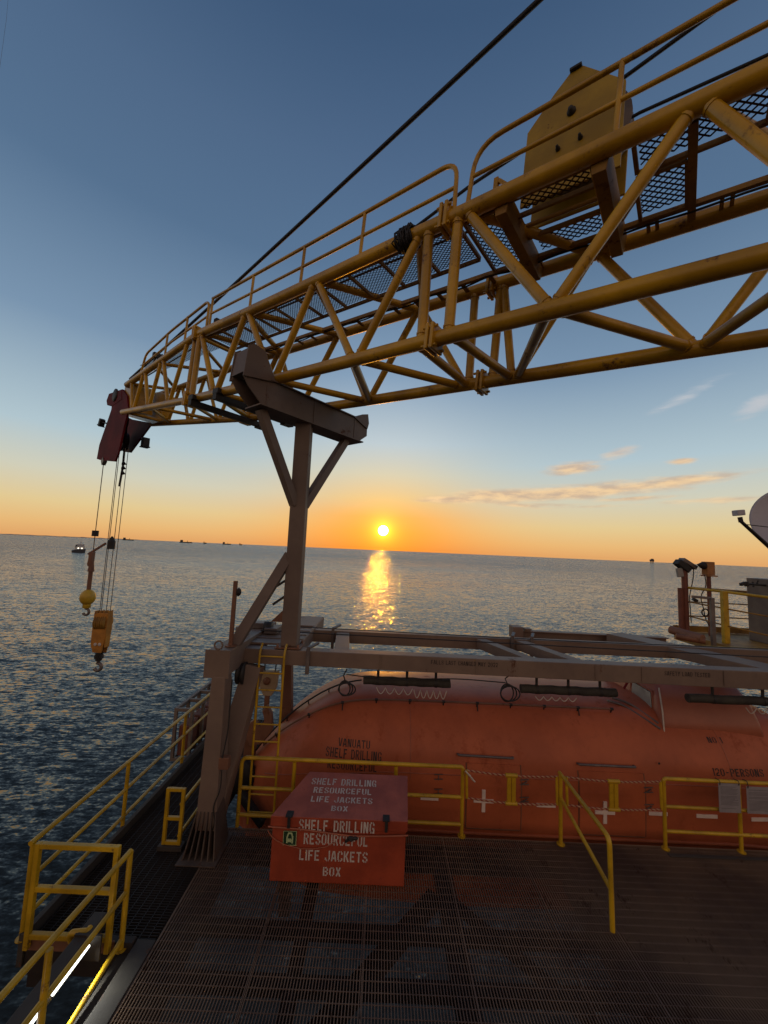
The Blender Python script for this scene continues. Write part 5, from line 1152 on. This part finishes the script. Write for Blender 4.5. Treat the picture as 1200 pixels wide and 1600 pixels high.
fe = P_(1154,802,8.75); bm = BM(); bar(bm, fe+Vector((-0.09,0,0)), fe+Vector((0.09,0,0.02)), 0.16, 0.13, (0,0,1), 0.02); obj('feed', bm, 'dish', dsh)
bm = BM(); e = P_(1210,862,9.1); tube(bm, P_(1156,808,8.75), P_(1158,816,8.75), 0.045, 8); tube(bm, P_(1157,814,8.75), e, 0.035, 8, 0.045); obj('feed_arm', bm, 'dark', dsh)
bm = BM(); tube(bm, P_(1161,819,8.78), P_(1222,826,9.4), 0.011, 6); obj('strut', bm, 'dark', dsh)
bm = BM(); tube(bm, (dc.x+0.25,DY+0.3,PZ), (dc.x+0.25,DY+0.3,dc.z), 0.09, 14); bar(bm, dc-ax*0.26, (dc.x+0.25,DY+0.3,dc.z), 0.16, 0.16); obj('mount', bm, 'steel', dsh)

# ================================================================== craft on the sea
def onsea(px, py): return atZ(px, py, SEA_Z)
vp = onsea(123,863.5); sv = thing('supply_vessel', vp, 'supply vessel with two bright deck lights on the sea at far left', 'ship')
sc_ = (vp-CAM).dot(FW)/F
va = Vector((vp.x,vp.y,0)).normalized(); vr = Vector((va.y,-va.x,0))
def vq(x, y, z): return Vector((vp.x,vp.y,SEA_Z))+vr*(x*sc_)+va*(y*sc_)+Vector((0,0,z*sc_))
def vbox(x0, x1, z0_, z1_, y0, y1):
    bm = BM(); hexa(bm, [vq(x0,y0,z0_),vq(x1,y0,z0_),vq(x1,y1,z0_),vq(x0,y1,z0_),vq(x0,y0,z1_),vq(x1,y0,z1_),vq(x1,y1,z1_),vq(x0,y1,z1_)]); return bm
bm = BM(); prism(bm, [vq(-8,0,-1),vq(7.6,0,-1),vq(8.4,0,5.5),vq(2,0,5),vq(-6.5,0,3.8),vq(-9.2,0,2.6)], va*(42*sc_)); obj('hull', bm, 'hullship', sv)
obj('wheelhouse', vbox(-5.5,7.0,5.2,9.5,12,30), 'superstr', sv); obj('bridge', vbox(-3.5,6.0,9.6,13,14,24), 'superstr', sv); obj('funnel', vbox(-5,-3,9.6,12,8,11), 'hullship', sv)
bm = BM(); tube(bm, vq(1.2,18,13), vq(1.2,18,19), 0.35*sc_, 6); tube(bm, vq(-1,18,15), vq(4,18,15), 0.3*sc_, 6); obj('mast', bm, 'superstr', sv)
for dx_ in (-1.2,3.2): bm = BM(); ball(bm, vq(dx_,10.5,6.6), 0.8*sc_, u=10, v=8); obj('deck_lamp', bm, 'shiplamp', sv)
names = ['low dark cargo ship on the horizon just right of the hanging ropes','long low dark cargo ship on the horizon left of the davit','small dark ship on the horizon midway between two cargo ships','low dark cargo ship on the horizon nearest the boom rest post','tiny ship with a glint on the horizon nearest the boom rest post']
for (px, py, L_, hh), lb in zip(((200,842.5,14,2.2),(290,849.0,17,2.6),(320,847.6,4,1.6),(354,850.2,12,2.4),(376,850.9,4,2.0)), names):
    c = Vector((atY(px,py,7800).x,7800,SEA_Z)); k = (c-CAM).length/F
    t = thing('cargo_ship', c, lb, 'ship', 'ships along the horizon')
    bm = BM(); prism(bm, [c+Vector((-L_/2*k,0,-6)),c+Vector((L_/2*k*0.94,0,-6)),c+Vector((L_/2*k,0,1.5*k)),c+Vector((-L_/2*k,0,1.3*k))], (0,20,0)); obj('hull', bm, 'hullship', t)
    bm = BM(); box(bm, c.x-L_*0.46*k,c.x-L_*0.26*k,c.y+2,c.y+16,SEA_Z+1.31*k,SEA_Z+(1.2+hh)*k); box(bm, c.x+L_*0.1*k,c.x+L_*0.14*k,c.y+6,c.y+10,SEA_Z+1.51*k,SEA_Z+(1.3+hh*.7)*k); obj('superstructure', bm, 'hullship', t)
c = Vector((atY(1020,880,5200).x,5200,SEA_Z)); k = (c-CAM).length/F
pl = thing('oil_platform', c, 'tiny square oil platform on legs on the right horizon', 'oil platform')
bm = BM(); box(bm, c.x-1.9*k,c.x+1.9*k,c.y,c.y+3*k,SEA_Z+2.6*k,SEA_Z+5.2*k); box(bm, c.x-1.0*k,c.x+1.6*k,c.y+0.5*k,c.y+2*k,SEA_Z+5.21*k,SEA_Z+6.2*k); obj('topside', bm, 'rigfar', pl)
for dx_ in (-1.3,1.3): bm = BM(); tube(bm, (c.x+dx_*k,c.y+1.5*k,SEA_Z-10), (c.x+dx_*k,c.y+1.5*k,SEA_Z+2.6*k), 0.5*k, 8); obj('leg', bm, 'rigfar', pl)
